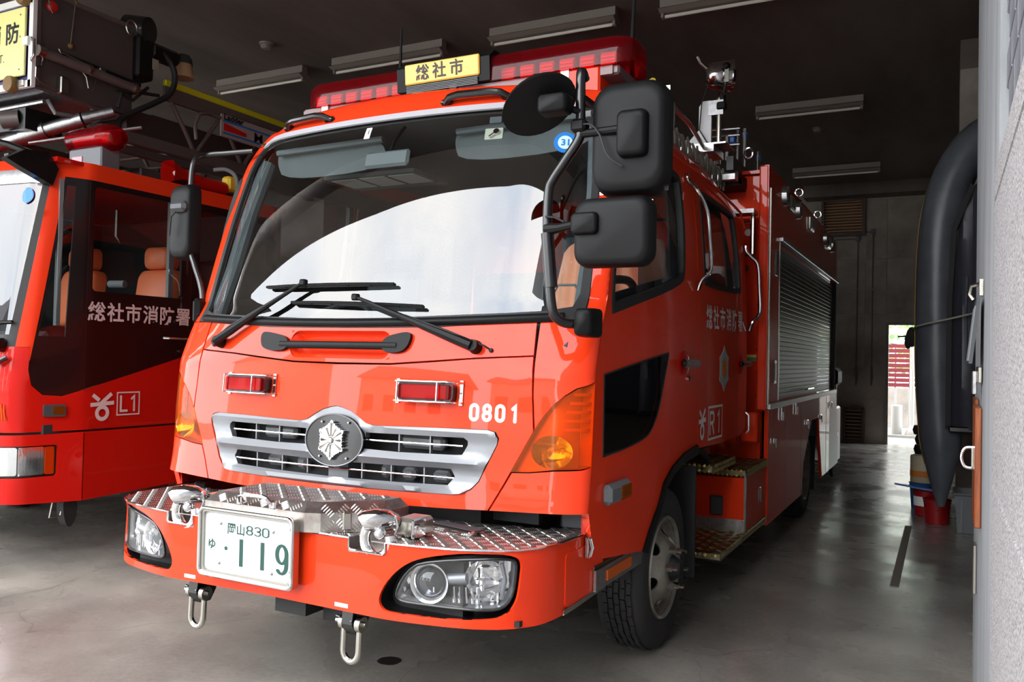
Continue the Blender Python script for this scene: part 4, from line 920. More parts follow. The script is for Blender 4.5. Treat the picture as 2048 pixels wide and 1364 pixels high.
# headlamps
for sg in (1, -1):
    hl = sub('headlamp', T); C_ = CUT if sg > 0 else mirp(CUT); Lp = LNS if sg > 0 else mirp(LNS)
    n_ = len(C_); mb = MB().add([GO(-.002)(*p) for p in C_]+[GO(-.11)(*p) for p in C_], [(i, (i+1) % n_, (i+1) % n_+n_, i+n_) for i in range(n_)])
    patch(C_, GO(-.11), .06, .004, mb=mb); put('lamp_bay', mb, BLKG, hl)
    n_ = len(Lp); mb = MB().add([GO(-.012)(*p) for p in Lp]+[GO(-.085)(*p) for p in Lp], [(i, (i+1) % n_, (i+1) % n_+n_, i+n_) for i in range(n_)])
    put('lamp_shell', mb, mat('lamp_shell', (160, 162, 165), .3, metal=.6) if 'lamp_shell' not in MATS else MATS['lamp_shell'], hl)
    put('lamp_rim', MB().tube([GO(-.014)(*p) for p in Lp], .006, 8, True), BLKG, hl)
    # reflector: facetted bright pan
    def rf(u, z, sg=sg):
        d = -.075+.022*math.exp(-((abs(u)-.95)/.06)**2)*abs(sin(z*160))*.3+.012*sin(abs(u)*95)*(1 if z < .60 else .25)
        return GO(d)(u, z)
    put('reflector', patch(Lp, rf, .012, .003), CHR, hl, 20)
    pc = Vector(GO(-.055)(sg*.735, .617)); pn = GN(sg*.735); w = Vector((0, 0, 1)).cross(pn).normalized(); zz = Vector((0, 0, 1))
    ring = MB().grid(lambda a, b: pc+(w*cos(2*pi*a)+zz*sin(2*pi*a))*(.074-.022*b)+pn*(.03-.03*b*b), 36, 6, True); put('projector_ring', ring, CHR, hl)
    put('projector_bowl', MB().grid(lambda a, b: pc+(w*cos(2*pi*a)+zz*sin(2*pi*a))*.054*b+pn*(-.03+.03*b*b), 30, 6, True), mat('bowl_grey', (120, 122, 126), .15, metal=1.) if 'bowl_grey' not in MATS else MATS['bowl_grey'], hl)
    put('projector_lens', MB().grid(lambda a, b: pc+(w*cos(2*pi*a)+zz*sin(2*pi*a))*.052*sin(pi*b/2)+pn*(.012+.030*cos(pi*b/2)), 30, 8, True), LENSC, hl)
    rc = Vector(GO(-.06)(sg*.955, .645)); rn = GN(sg*.955); w2 = Vector((0, 0, 1)).cross(rn).normalized()
    put('beam_bowl', MB().grid(lambda a, b: rc+(w2*cos(2*pi*a)*1.15+zz*sin(2*pi*a))*.066*b+rn*(-.035+.05*b*b), 24, 8, True), CHR, hl, 12)
    put('beam_bulb', MB().ball(rc+rn*.005, (.016, .02, .014), 12, 8), LENSC, hl)
    for k in range(5): put('lens_rib', MB().tube([GO(-.045)(sg*(.83+.024*k), .552), GO(-.045)(sg*(.825+.024*k), .61)], .006, 6), CHR, hl)
    put('bridge', MB().tube([GO(-.05)(sg*.80, .632), GO(-.042)(sg*.88, .642)], .022, 12), SILV, hl)
    put('position_lamp', MB().ball(GO(-.04)(sg*.975, .578), (.022, .022, .022), 14, 10), LENSC, hl)
    put('side_vane', MB().tube([GO(-.04)(sg*1.02, .70), GO(-.035)(sg*1.035, .64), GO(-.04)(sg*1.02, .57)], .008, 8), SILV, hl)
    put('clear_cover', patch(Lp, GO(-.010), .05, 0), LENSC, hl)
# winch box of chequer plate behind the number plate
WB = [(-.33, -.445), (.20, -.445), (.26, -.42), (.44, -.26), (.45, -.10), (-.33, -.10)]
wb = MB(); nW = len(WB); zt = .866
lo_ = [(x, y, ZB1+.004) for x, y in WB]; mid = [(x, y, zt-.035) for x, y in WB]; tp = [(x+(.03 if x < 0 else -.03), y+(.05 if y < -.2 else -.02), zt) for x, y in WB]
wb.add(lo_+mid+tp, [(i, (i+1) % nW, (i+1) % nW+nW, i+nW) for i in range(nW)]+[(i+nW, (i+1) % nW+nW, (i+1) % nW+2*nW, i+2*nW) for i in range(nW)]+[tuple(i+2*nW for i in range(nW))])
wbx = put('winch_box', wb, TREAD, T, 0, label='chequer plate box behind the number plate')
lg = MB(); lugs([(x, y) for x, y, z in tp], lambda a, b, h: (a, b, zt+h), .056, 5, .032, .006, .003, mb=lg)
lugs([(-.3, 0), (.19, 0), (.19, .06), (-.3, .06)], lambda a, b, h: (a, -.445+.05*b/.067, .831+.035*b/.067+h), .056, 5, .032, .006, .003, mb=lg)
dv = Vector((.18, .16, 0)).normalized(); dn = Vector((dv.y, -dv.x, 0))
lugs([(.02, .01), (.23, .01), (.23, .09), (.02, .09)], lambda a, b, h: Vector((.26, -.42, ZB1+.004+b))+dv*a+dn*h, .056, 5, .032, .006, .003, mb=lg)
put('tread_lugs', lg, LUG, wbx, 0, kind='stuff')
hd = sub('box_handle', T)
put('handle_bar', MB().tube([(-.135, -.445, .845), (-.12, -.462, .872), (-.10, -.465, .878), (.0, -.465, .878), (.02, -.462, .872), (.035, -.445, .845)], .009, 8), CHR, hd)
for x in (-.14, .04): put('handle_foot', MB().box((x, -.44, .845), (.03, .02, .035), bev=.006), CHR, hd)
lt = Vector((.26, -.42, .80))+dv*.10+dn*.008; put('box_latch', MB().box(lt, (.035, .02, .07), (atan2(dv.y, dv.x), 'Z'), .005), STEEL, wbx)
# number plate
NP = sub('licence_plate', T); PX0, PX1, PZ0, PZ1, PY = -.330, .178, .530, .815, -.475
fr_ = MB(); fo = rrect(PX0, PZ0, PX1, PZ1, .03); fi = rrect(PX0+.022, PZ0+.026, PX1-.022, PZ1-.022, .018)
patch(fo, lambda a, b: (a, PY, b), .1, .03, [fi], mb=fr_); put('plate_frame', fr_, STEEL, NP)
put('frame_lip', MB().tube([(a, PY-.002, b) for a, b in rrect(PX0+.008, PZ0+.009, PX1-.008, PZ1-.008, .025)], .008, 8, True), CHR, NP)
put('plate', patch(rrect(PX0+.02, PZ0+.024, PX1-.02, PZ1-.02, .012), lambda a, b: (a, PY+.014, b), .1, .012), WHTP, NP)
IX, IW, IZ, IH = PX0+.024, .46, PZ0+.028, .233
def PM(x, y): return (IX+x*IW, PY+.0130, IZ+y*IH)
for gx, c_ in ((.435, 'l'), (.68, 'l'), (.845, '9')): put('plate_character', strokes(glyph(c_, .105 if c_ == '9' else .0, .46), .043, lambda x, y, gx=gx: PM(gx+x, .125+y*1.02), cap=(c_ == '9')), GRN, NP, 0)
put('plate_character', MB().add([PM(.255+.019*cos(2*pi*k/16), .40+.035*sin(2*pi*k/16)) for k in range(16)], [tuple(range(16))]), GRN, NP, 0)
for i, c_ in enumerate('830'): put('plate_character', strokes(glyph(c_, .066, .145), .018, lambda x, y, i=i: PM(.495+.092*i+x, .690+y)), GRN, NP, 0)
for i, c_ in enumerate('岡山'): put('plate_character', textmb(c_, lambda x, y, i=i: PM(.315+.108*i+x, .675+y*2.0), .105, .0018), GRN, NP, 0)
put('plate_character', textmb('ゆ', lambda x, y: PM(.085+x, .37+y*2.0), .10, .0022), GRN, NP, 0)
for x, y in ((.19, .82), (.80, .80), (.18, .13), (.79, .10)): put('plate_bolt', MB().ball(PM(x, y), .007, 10, 6), STEEL, NP)
# chrome hooks in the deck pockets
for hx in (.515, -.49):
    hk = sub('tow_hook', T); o = Vector((hx, -.365, .785))
    put('hook_ring', MB().tube([o+Vector((.060*cos(a), -.03, -.03+.066*sin(a))) for a in [radians(140+12*k) for k in range(21)]], .024, 14), CHR, hk)
    put('hook_cap', MB().tube([o+Vector((-.056, -.055, .036)), o+Vector((-.05, -.052, .040)), o+Vector((-.015, -.03, .046)), o+Vector((.012, .0, .044)), o+Vector((.03, .04, .030))], [.033, .037, .040, .038, .028], 18), CHR, hk)
    put('hook_pin', MB().ball(o+Vector((.005, -.025, -.005)), (.026, .024, .026), 14, 10), CHR, hk); put('hook_stem', MB().tube([o+Vector((.005, -.02, .0)), o+Vector((.01, 0, .05))], .016, 10), CHR, hk)
    put('hook_base', MB().box(o+Vector((.075, .10, .01)), (.10, .13, .07), bev=.012), STEEL, hk); put('hook_plate', MB().box(o+Vector((.12, .06, .012)), (.012, .09, .075), bev=.01), CHR, hk)
    for q in (-.02, .03): put('hook_bolt', MB().tube([o+Vector((.11, .05+q, .02)), o+Vector((.135, .05+q, .02))], .010, 6), STEEL, hk)
    put('hook_chain', MB().tube([o+Vector((.05, .01, .06)), o+Vector((.065, .0, .02)), o+Vector((.05, -.01, -.03)), o+Vector((.07, .02, -.035))], .004, 6), CHR, hk)
# towing shackles under the bumper
for hx in (.385, -.435):
    hk = sub('tow_shackle', T); o = Vector((hx, -.34, .43))
    put('shackle_bracket', MB().prism([(-.05, .05), (-.06, -.01), (-.03, -.055), (.02, -.055), (.05, -.01), (.06, .05)], lambda a, b, h: o+Vector((h, a, b)), -.03, .02), BLKG, hk)
    put('shackle_bolt', MB().tube([o+Vector((-.075, -.03, -.01)), o+Vector((.065, -.03, -.01))], .010, 8), STEEL, hk); put('shackle_tbar', MB().tube([o+Vector((-.075, -.03, .005)), o+Vector((.02, -.055, .002))], .006, 8), BLKG, hk)
    put('shackle_link', MB().tube([o+Vector((-.037, -.03, -.01))]+[o+Vector((.0+.037*cos(a), -.035, -.115+.042*sin(a))) for a in [radians(180+18*k) for k in range(11)]]+[o+Vector((.037, -.03, -.01))], .0125, 10), STEEL, hk)
    put('shackle_eye', MB().tube([o+Vector((.030, -.03, -.012)), o+Vector((.052, -.03, -.012))], .030, 18), STEEL, hk); put('shackle_eye', MB().tube([o+Vector((-.05, -.03, -.012)), o+Vector((-.032, -.03, -.012))], .026, 18), STEEL, hk)
put('tow_eye_box', MB().box((.04, -.25, .435), (.16, .16, .09)), MATS['chassis_black'], T); put('horn_plate', MB().box((.235, -.22, .42), (.19, .05, .12)), MATS['chassis_black'], T)
put('engine_block', MB().box((0, .6, .72), (1.3, .9, .42)), MATS['chassis_black'], T); put('radiator_panel', MB().box((.62, .28, .80), (.5, .04, .12)), GREYD, T); put('bracket_panel', MB().box((1.06, .22, .795), (.14, .03, .1), bev=.02), GREYD, T)
# ================================================================ wheels
HUBG = mat('wheel_silver', (150, 146, 138), .42, metal=.55, vary=(9, (118, 108, 92), .45, .7))
def wheel(xo, y, sg, R=.408, W=.225, deep=False):
    w = sub('wheel', T); c = Vector((0, y, R)); X = lambda h: xo+sg*h      # h: outward from outer sidewall plane
    pr_ = [(.235, -.012), (.262, .0), (.30, .006), (.345, .004), (.385, -.008), (.398, -.03), (R-.012, -.045), (R-.012, -W+.045), (.398, -W+.03), (.385, -W+.008), (.30, -W), (.235, -W+.012)]
    put('tyre', MB().lathe([(r, X(h)) for r, h in pr_], c, 'x', 64), TIRE, w, 50)
    blk = MB(); rows = 5; nb_ = 46; bw = (W-.075)/rows
    for r in range(rows):
        h0 = -.037-r*(bw+.0)
        for k in range(nb_):
            a0 = 2*pi*(k+(.5 if r % 2 else 0))/nb_; a1 = a0+2*pi/nb_*.90; z0 = .004*(1 if k % 2 else -1); V = []
            for rr in (R-.014, R):
                for a, dz in ((a0, z0), (a1, -z0)):
                    for h in (h0-.004+dz*.6, h0-bw+.004+dz*.6): V.append((X(h), y+rr*cos(a), R+rr*sin(a)))
            blk.add(V, [(4, 5, 7, 6), (0, 2, 6, 4), (1, 5, 7, 3), (0, 4, 5, 1), (2, 3, 7, 6)])
    put('tread_blocks', blk, TIRE, w, 0)
    put('rim', MB().lathe([(.258, X(-.008)), (.25, X(.006)), (.240, X(.002)), (.232, X(-.035)), (.222, X(-.05))], c, 'x', 48), HUBG, w, 60)
    if deep: H = [(0, -.13), (.07, -.13), (.12, -.135), (.17, -.12), (.2, -.09), (.225, -.045)]
    else: H = [(0, .035), (.10, .035), (.125, .03), (.15, .005), (.19, -.030), (.225, -.048)]
    hs = []
    for k in range(6):
        a = radians(60*k+18); cx, cy = .172*cos(a), .172*sin(a)
        hs.append([(cx+.026*cos(t)*cos(a)-.036*sin(t)*sin(a), cy+.026*cos(t)*sin(a)+.036*sin(t)*cos(a)) for t in [2*pi*q/14 for q in range(14)]])
    hs.append([(.062*cos(2*pi*q/24), .062*sin(2*pi*q/24)) for q in range(24)])
    put('wheel_disc', patch([(.226*cos(2*pi*q/48), .226*sin(2*pi*q/48)) for q in range(48)], lambda a, b: (X(hermite(math.hypot(a, b), H)), y+a, R+b), .025, .010, hs, flip=sg < 0), HUBG, w, 50)
    h0 = hermite(.09, H)
    put('hub', MB().lathe([(.066, X(h0-.03)), (.064, X(h0+.005)), (.05, X(h0+.03)), (.04, X(h0+.05)), (0, X(h0+.052))], c, 'x', 24), MATS['chassis_black'], w)
    for k in range(6):
        a = radians(60*k+48); p = (y+.098*cos(a), R+.098*sin(a))
        put('wheel_nut', MB().tube([(X(h0-.005), *p), (X(h0+.03), *p), (X(h0+.032), *p), (X(h0+.055), *p)], [.02, .018, .012, .011], 6), STEEL, w)
    put('brake_drum', MB().tube([(X(-.06), y, R), (X(-W+.02), y, R)], .215, 24), MATS['chassis_black'], w)
wheel(1.15, 1.17, 1); wheel(-1.17, 1.17, -1); wheel(1.22, 5.45, 1, deep=True); wheel(-1.22, 5.45, -1, deep=True)
for sg in (1, -1): put('wheel_house', MB().lathe([(.50, sg*1.12), (.50, sg*.75)], (0, 1.17, .45), 'x', 24, 0, pi), MATS['chassis_black'], T); put('mud_flap', MB().box((sg*1.0, 1.70, .55), (.32, .02, .62)), RUB, T)
# ================================================================ equipment body behind the cab
BXW = 1.25; Y0, Y1, ZT = 3.25, 7.5, 2.88
B = sub('equipment_body', T)
put('body_shell', MB().box((0, (3.45+Y1)/2, (1.1+ZT-.03)/2), (2*BXW-.06, Y1-3.45, ZT-.03-1.1)), RED, B)
put('body_base', MB().box((0, 5.6, .72), (1.9, 4.0, .6)), MATS['chassis_black'], B)
put('body_roof', MB().box((0, (3.4+Y1)/2, ZT-.012), (2*BXW-.02, Y1-3.4, .024)), RED, B)
for sg in (1, -1):
    xs = sg*BXW
    MO = lambda o: (lambda y, z: (xs+sg*o, y, z))
    SHT = [(3.74, 1.15), (7.46, 1.15), (7.46, 2.39), (3.74, 2.39)]
    put('side_panel', patch([(Y0, 1.106), (Y1, 1.106), (Y1, ZT), (Y0, ZT)], MO(0), 1.0, .03, [SHT], flip=sg < 0), RED, B)
    put('corner_post', MB().box((sg*(BXW-.035), Y0+.02, (1.1+ZT)/2), (.07, .05, ZT-1.1), bev=.012), RED, B)
    put('hinge', MB().box((xs+sg*.004, 3.305, 1.93), (.01, .02, 1.58)), STEEL, B)
    put('recess_panel', MB().box((sg*1.03, 3.44, 1.75), (.32, .02, 2.0)), RED, B)
    for k in range(9): put('rivet', MB().ball((sg*1.15, 3.425, 1.2+.17*k), .009, 8, 6), STEEL, B)
    # roller shutter, each slat a piece
    rs_ = sub('roller_shutter', T); n = 31; hz = (2.36-1.16)/n
    GS = MATS.get('shutter_grey') or mat('shutter_grey', (38, 37, 31), .4, metal=.3)
    s0 = None
    for k in range(n):
        z = 1.16+hz*(k+.5)
        if s0 is None:
            s0 = put('slat', MB().prism([(-hz*.48, -.008), (hz*.48, -.008), (hz*.48, 0), (hz*.3, .002), (-hz*.3, .002), (-hz*.48, 0)], lambda a, b, h: (sg*b, h, a), -1.83, 1.83), GS, rs_, 0); o = s0
        else: o = s0.copy(); COL.objects.link(o)
        o.location = (sg*(BXW-.03), 5.6, z)
    put('shutter_rail', MB().box((xs+sg*.006, 5.6, 2.40), (.05, 3.76, .035), bev=.005), ALU, rs_)
    for y in (3.745, 7.46): put('shutter_guide', MB().box((xs-sg*.012, y, 1.77), (.03, .04, 1.22)), MATS['chassis_black'] if y > 5 else ALU, rs_)
    put('shutter_handle', MB().tube([(xs-sg*.01, 5.2, 1.20), (xs+sg*.015, 5.2, 1.21), (xs+sg*.015, 5.6, 1.21), (xs-sg*.01, 5.6, 1.20)], .008, 6), CHR, rs_)
    put('sill_rail', MB().box((xs+sg*.005, 5.42, 1.128), (.03, 4.16, .045), bev=.004), ALU, B)
    dh = put('recess_handle', MB().box((xs+sg*.006, 3.55, 2.2), (.012, .11, .20), bev=.01), STEEL, B); put('handle_hole', MB().box((xs+sg*.010, 3.56, 2.2), (.008, .07, .15)), BLKG, dh)
    dh2 = put('recess_handle', MB().box((xs+sg*.006, 3.55, 1.38), (.012, .10, .18), bev=.01), STEEL, B); put('handle_hole', MB().box((xs+sg*.010, 3.56, 1.38), (.008, .06, .13)), BLKG, dh2)
    # lamps along the top
    for y, kind in ((3.86, 'r'), (4.17, 'b'), (4.53, 'r'), (5.31, 'b'), (6.35, 'r'), (6.62, 'b'), (6.9, 'r')):
        sl = sub('side_lamp', T)
        if kind == 'r':
            put('lamp_bezel', MB().lathe([(.085, xs), (.08, xs+sg*.035), (.062, xs+sg*.04), (.055, xs+sg*.02)], (0, y, 2.765), 'x', 24), CHR, sl); put('lamp_lens', MB().ball((xs+sg*.012, y, 2.765), (.03, .058, .058), 16, 10), BLKG, sl)
        else:
            put('lamp_bezel', MB().box((xs+sg*.012, y, 2.752), (.03, .22, .125), bev=.008), STEEL, sl); put('lamp_lens', MB().box((xs+sg*.026, y, 2.752), (.012, .18, .095), bev=.005), mat('work_lens', (150, 146, 128), .3) if 'work_lens' not in MATS else MATS['work_lens'], sl)
    # lower lockers and wheel arch
    A1 = [(3.36, .262), (5.02, .262), (5.11, .54), (5.26, .652), (5.63, .905), (6.10, .905), (6.43, .262), (7.0, .262), (7.0, 1.10), (3.36, 1.10)]
    put('skirt_panel', patch(A1, MO(0), .5, .03, flip=sg < 0), RED, B)
    put('rear_skirt', patch([(7.005, .262), (7.87, .262), (7.9, .5), (7.62, 1.10), (7.005, 1.10)], MO(0), .5, .03, flip=sg < 0), ALU, B)
    put('arch_flange', MB().tube([(xs-sg*.015, a, b) for a, b in ((5.02, .262), (5.11, .54), (5.26, .652), (5.63, .905), (6.10, .905), (6.43, .262))], .014, 8), RED, B)
    put('arch_liner', MB().box((sg*1.0, 5.75, .98), (.46, 1.4, .03)), MATS['chassis_black'], B); put('mud_flap', MB().box((sg*1.02, 6.25, .42), (.36, .02, .55)), RUB, B)
    for y in (4.15, 4.95, 6.72): put('panel_seam', MB().box((xs+sg*.0005, y, .68), (.003, .006, .82)), BLKG, B)
    for y, z in ((3.87, 1.05), (4.58, 1.06), (3.55, .865), (5.24, .90), (6.2, .90), (7.06, 1.0)):
        la = sub('latch', T); put('latch_body', MB().box((xs+sg*.010, y, z), (.02, .05, .11 if z > 1 else .05), bev=.005), CHR, la); put('latch_lever', MB().box((xs+sg*.022, y+.004, z-.02), (.008, .03, .07), bev=.003), STEEL, la)
    # step well
    put('step_locker', MB().box((sg*1.06, 2.98, .51), (.36, .72, .36), bev=.004), RED, B); put('locker_hinge', MB().box((sg*1.242, 2.625, .53), (.012, .02, .38)), STEEL, B)
    put('kick_strip', MB().box((sg*1.07, 2.615, .375), (.34, .006, .085)), ALU, B)
    put('locker_pull', MB().box((sg*1.245, 3.10, .52), (.014, .06, .11), bev=.006), STEEL, B); put('front_box', MB().box((sg*1.06, 2.61, .50), (.085, .03, .13), bev=.01), GREYD, B)
    def step(x0, x1, y0, y1, z, th=.05):
        s = sub('step', T); xa, xb = sorted((sg*x0, sg*x1)); ym = (y0+y1)/2
        put('step_plate', MB().box(((xa+xb)/2, ym, z-th/2), (xb-xa, y1-y0, th), bev=.008), TREADW, s)
        lm = lugs([(xa+.01, y0+.01), (xb-.01, y0+.01), (xb-.01, y1-.01), (xa+.01, y1-.01)], lambda a, b, h: (a, b, z+h), .06, 4, .036, .009, .004)
        lugs([(y0+.01, z-th), (y1-.01, z-th), (y1-.01, z), (y0+.01, z)], lambda a, b, h: (sg*x1+sg*h, a, b), .03, 3, .022, .007, .003, mb=lm)
        lugs([(xa+.01, z-th), (xb-.01, z-th), (xb-.01, z), (xa+.01, z)], lambda a, b, h: (a, y0-h, b), .03, 3, .022, .007, .003, mb=lm)
        put('tread_lugs', lm, LUGW, s, 0, kind='stuff')
    step(.80, 1.25, 1.95, 3.34, .335); step(.80, 1.25, 2.62, 3.35, .745); step(.82, 1.18, 2.02, 2.62, .83)
    rp = put('step_riser', MB().box((sg*.90, 2.62, .90), (.02, .7, .26), (sg*radians(-8), 'Y')), TREADW, B)
    put('tread_lugs', lugs([(2.3, .79), (2.95, .79), (2.95, 1.02), (2.3, 1.02)], lambda a, b, h: (sg*(.912+h), a, b), .06, 4, .036, .009, .004), LUGW, rp, 0, kind='stuff')
    put('step_hose', MB().tube([(sg*1.08, 1.86, .95), (sg*1.10, 1.95, .94), (sg*1.12, 2.06, .88), (sg*1.13, 2.12, .80)], .018, 10), RUB, B)
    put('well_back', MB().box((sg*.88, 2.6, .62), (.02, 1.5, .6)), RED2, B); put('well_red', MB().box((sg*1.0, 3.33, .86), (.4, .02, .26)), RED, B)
    db_ = put('drop_box', MB().box((sg*1.16, 3.16, .985), (.12, .12, .21), bev=.012), RED, B)
    put('lever', MB().tube([(sg*1.17, 2.95, 1.10), (sg*1.19, 2.95, 1.08), (sg*1.19, 2.95, .98), (sg*1.17, 2.95, .96)], .010, 8), CHR, B)
    put('stand_tube', MB().tube([(sg*1.13, 3.30, 2.52), (sg*1.13, 3.30, 2.24)], .018, 10), STEEL, B); put('stand_arm', MB().tube([(sg*1.13, 3.30, 2.47), (sg*1.0, 3.30, 2.46), (sg*.98, 3.31, 2.4), (sg*.98, 3.31, 2.24), (sg*1.13, 3.30, 2.23)], .006, 6), STEEL, B)
    put('lamp_shelf', MB().box((sg*1.05, 3.25, 2.54), (.22, .16, .03)), ALU, B)
    put('tag', MB().box((sg*1.11, 3.42, 1.47), (.07, .006, .03)), MATS.get('tag_green') or mat('tag_green', (70, 140, 80), .5), B); put('tag', MB().box((sg*1.11, 3.42, 1.495), (.07, .006, .02)), YEL, B)
    put('bolt_cap', MB().disc((sg*1.07, 3.425, 2.42), .028, (0, 1, 0), 12), STEEL, B); put('bolt_cap', MB().disc((sg*1.06, 3.425, 2.15), .024, (0, 1, 0), 12), STEEL, B)
put('body_tail', MB().box((0, 7.6, .70), (2.3, .35, .7)), ALU, B)
for z in (.45, .9): put('tail_lamp', MB().box((1.15, 7.86, z), (.12, .06, .1), bev=.01), REDL if z > .6 else AMBER, B)
# dark filler between cab and body
put('cab_gap', MB().box((0, 3.2, 1.6), (1.7, .2, 1.9)), MATS['chassis_black'], B)
# --- roof: rack, ladder, searchlight
RK = sub('roof_rack', T)
put('rack_plate', MB().box((.80, 3.05, 2.955), (.26, .30, .05)), ALU, RK); put('rack_plate', MB().box((.86, 3.05, 2.99), (.30, .26, .012)), ALU, RK); put('rack_plate', MB().box((.93, 3.15, 2.77), (.24, .22, .04)), ALU, RK)
put('rack_beam', MB().box((1.0, 3.75, 2.88), (.05, 1.3, .10)), GREYD, RK); put('rack_base', MB().box((.75, 3.45, 2.78), (.6, .6, .10)), MATS['chassis_black'], RK)
for x, h in ((.93, .16), (.97, .24), (1.0, .28), (1.06, .15)): put('rack_pin', MB().tube([(x, 3.3+(x-.93)*4, 2.95), (x, 3.3+(x-.93)*4, 2.97+h)], .013, 8), CHR, RK)
for x, z in ((.95, 3.12), (1.0, 3.2), (1.06, 3.07)): put('rack_knob', MB().box((x, 3.32+(x-.93)*4, z), (.04, .05, .05), bev=.008), BLUEG, RK)
for z in (3.08, 3.15, 3.2): put('rack_rod', MB().tube([(.80, 3.35, z), (1.0, 3.4, z+.01)], .011, 8), CHR, RK)
put('rack_ring', MB().tube([(1.04+.03*cos(a), 3.55, 3.05+.04*sin(a)) for a in [2*pi*k/14 for k in range(14)]], .007, 6, True), CHR, RK)
rl = sub('roof_rail', T)
put('rail_bar', MB().tube([(.93, 1.45, 2.98), (.92, 2.3, 2.97), (.84, 3.15, 2.95)], .015, 10), STEEL, rl); put('rail_post', MB().tube([(.93, 1.9, 2.70), (.93, 1.9, 2.98)], .017, 10), STEEL, rl); put('rail_ring', MB().tube([(.93+.0*cos(a), 1.9+.03*cos(a), 2.98+.03*sin(a)) for a in [2*pi*k/14 for k in range(14)]], .009, 6, True), STEEL, rl)
put('rail_strap', MB().tube([(.93, 1.5, 3.0), (.93, 1.62, 2.98)], .022, 8), MATS.get('strap_yellow') or mat('strap_yellow', (190, 170, 30), .6), rl)
ROPE = mat('rope_grey', (112, 106, 96), .9, bump=(80, .5, .01))
rp_ = MB()
for k in range(18): rp_.tube(cr([(.93+.012*(k % 3), 1.75+.078*k, 2.84), (.95+.01*(k % 2), 1.78+.078*k, 2.78), (.945, 1.83+.078*k, 2.70), (.935, 1.88+.078*k, 2.77), (.93, 1.90+.078*k, 2.84)], 3), .009, 6)
put('rope_coils', rp_, ROPE, T, 50, kind='stuff')
SLt = sub('searchlight', T)
put('lamp_bracket', MB().prism([(-.16, .0), (-.20, .08), (-.09, .20), (-.05, .24), (-.05, .42), (-.02, .46), (.035, .46), (.045, .44), (.045, .03)], lambda a, b, h: (.76+a, 3.32+h, 2.96+b), 0, .03), mat('rack_white', (225, 226, 228), .35), SLt, 0)
put('lamp_shelf', MB().box((.84, 3.33, 3.36), (.11, .04, .11)), ALU, SLt)
put('lamp_pole', MB().tube([(.86, 3.33, 2.93), (.86, 3.33, 3.43)], .018, 10), STEEL, SLt); put('pole_clamp', MB().box((.88, 3.33, 3.37), (.07, .06, .06), bev=.01), BLK, SLt)
hc = Vector((.87, 3.36, 3.61)); ax = Vector((.86, .48, .05)).normalized(); up = Vector((0, 0, 1)); sd = ax.cross(up).normalized(); up = sd.cross(ax)
def drum(P):
    return lambda u, v: hc+ax*lerp(v, [(i/(len(P)-1), p[1]) for i, p in enumerate(P)])+(sd*cos(2*pi*u)+up*sin(2*pi*u))*lerp(v, [(i/(len(P)-1), p[0]) for i, p in enumerate(P)])
put('lamp_drum', MB().grid(drum([(.0, -.13), (.05, -.125), (.085, -.10), (.10, -.06), (.105, 0), (.11, .05), (.118, .055), (.118, .075), (.105, .08)]), 32, 17, True), CHR, SLt, 50)
put('lamp_glass', MB().grid(lambda u, v: hc+ax*(.088-.02*v*v)+(sd*cos(2*pi*u)+up*sin(2*pi*u))*.106*v, 28, 5, True), MATS['work_lens'], SLt)
yk = hc-sd*.0
put('lamp_yoke', MB().tube([hc+sd*.125+up*.0, hc+sd*.125-up*.07, hc+sd*.06-up*.135, hc-up*.15, hc-sd*.06-up*.135, hc-sd*.125-up*.07, hc-sd*.125], .014, 8), STEEL, SLt)
put('yoke_knob', MB().ball(hc+sd*.13+up*.03, .028, 12, 8), BLK, SLt); put('yoke_plate', MB().box(hc+sd*.13-up*.03, (.03, .02, .12)), STEEL, SLt)
put('lamp_handle', MB().tube([hc-ax*.11+up*.05, hc-ax*.16+up*.10, hc-ax*.18+up*.15], .012, 8), STEEL, SLt); put('lamp_joint', MB().tube([hc-up*.14, hc-up*.22], [.025, .02], 10), BLK, SLt)
put('lamp_cable', MB().tube([hc-ax*.1-up*.05, hc-ax*.16-up*.2, Vector((.72, 3.3, 3.2)), Vector((.78, 3.29, 3.10)), Vector((.86, 3.31, 3.05))], .005, 6), RUB, SLt)
for y in (5.3, 6.6):
    hk = sub('ladder_hook', T)
    put('hook_plate', MB().box((1.12, y, 2.93), (.16, .03, .10), (radians(20), 'Y'), .008), ALU, hk)
    for x in (1.05, 1.15): put('hook_loop', MB().tube([(x+.035*cos(a), y, 3.06+.035*sin(a)) for a in [2*pi*k/14 for k in range(14)]], .008, 6, True), CHR, hk)
    put('hook_pole', MB().tube([(1.05, y-.05, 3.06), (1.05, y+.9, 3.06)], .02, 8), GREYD, hk)
# ================================================================ ladder truck in the next bay
LTK = thing('ladder_truck', 'red and black aerial ladder truck with a rescue basket, parked in the left bay', 'fire truck', (-4.1, 2.5, 0))
LOFF = (4.1, -2.5, 0)
def putL(name, mb, m, parent=None, smooth=35, **k):
    return put(name, mb, m, parent or LTK, smooth, loc=(LOFF if parent is None else None), **k)
def subL(name):
    o = sub(name, LTK); o.location = LOFF; return o
BLKW = mat('black_body_panel', (12, 7, 8), .3, coat=.2)
def LP(u, z, o=0.):
    ln = lerp(z, [(.9, 0), (1.2, .0), (2.62, .17), (2.75, .22)])
    if u >= .4: X, Y, n = -2.9, .86+(u-.4), (1, 0)
    elif u >= 0: X, Y, n = -3.0+.1*u/.4, .47+.39*u/.4, (.97, -.25)
    elif u >= -.12: t = -u/.12; X, Y, n = -3.0-.09*t, .47-.075*t, (.6, -.8)
    else: X, Y, n = -3.09+(u+.12), .395-.10*min(1, (-u-.12)/.9), (.1, -.99)
    k = 1 if u <= 0 else max(0, 1-u/.4)
    return (X+n[0]*o, Y+ln*k+n[1]*o, z)
def LO(o): return lambda u, z: LP(u, z, o)
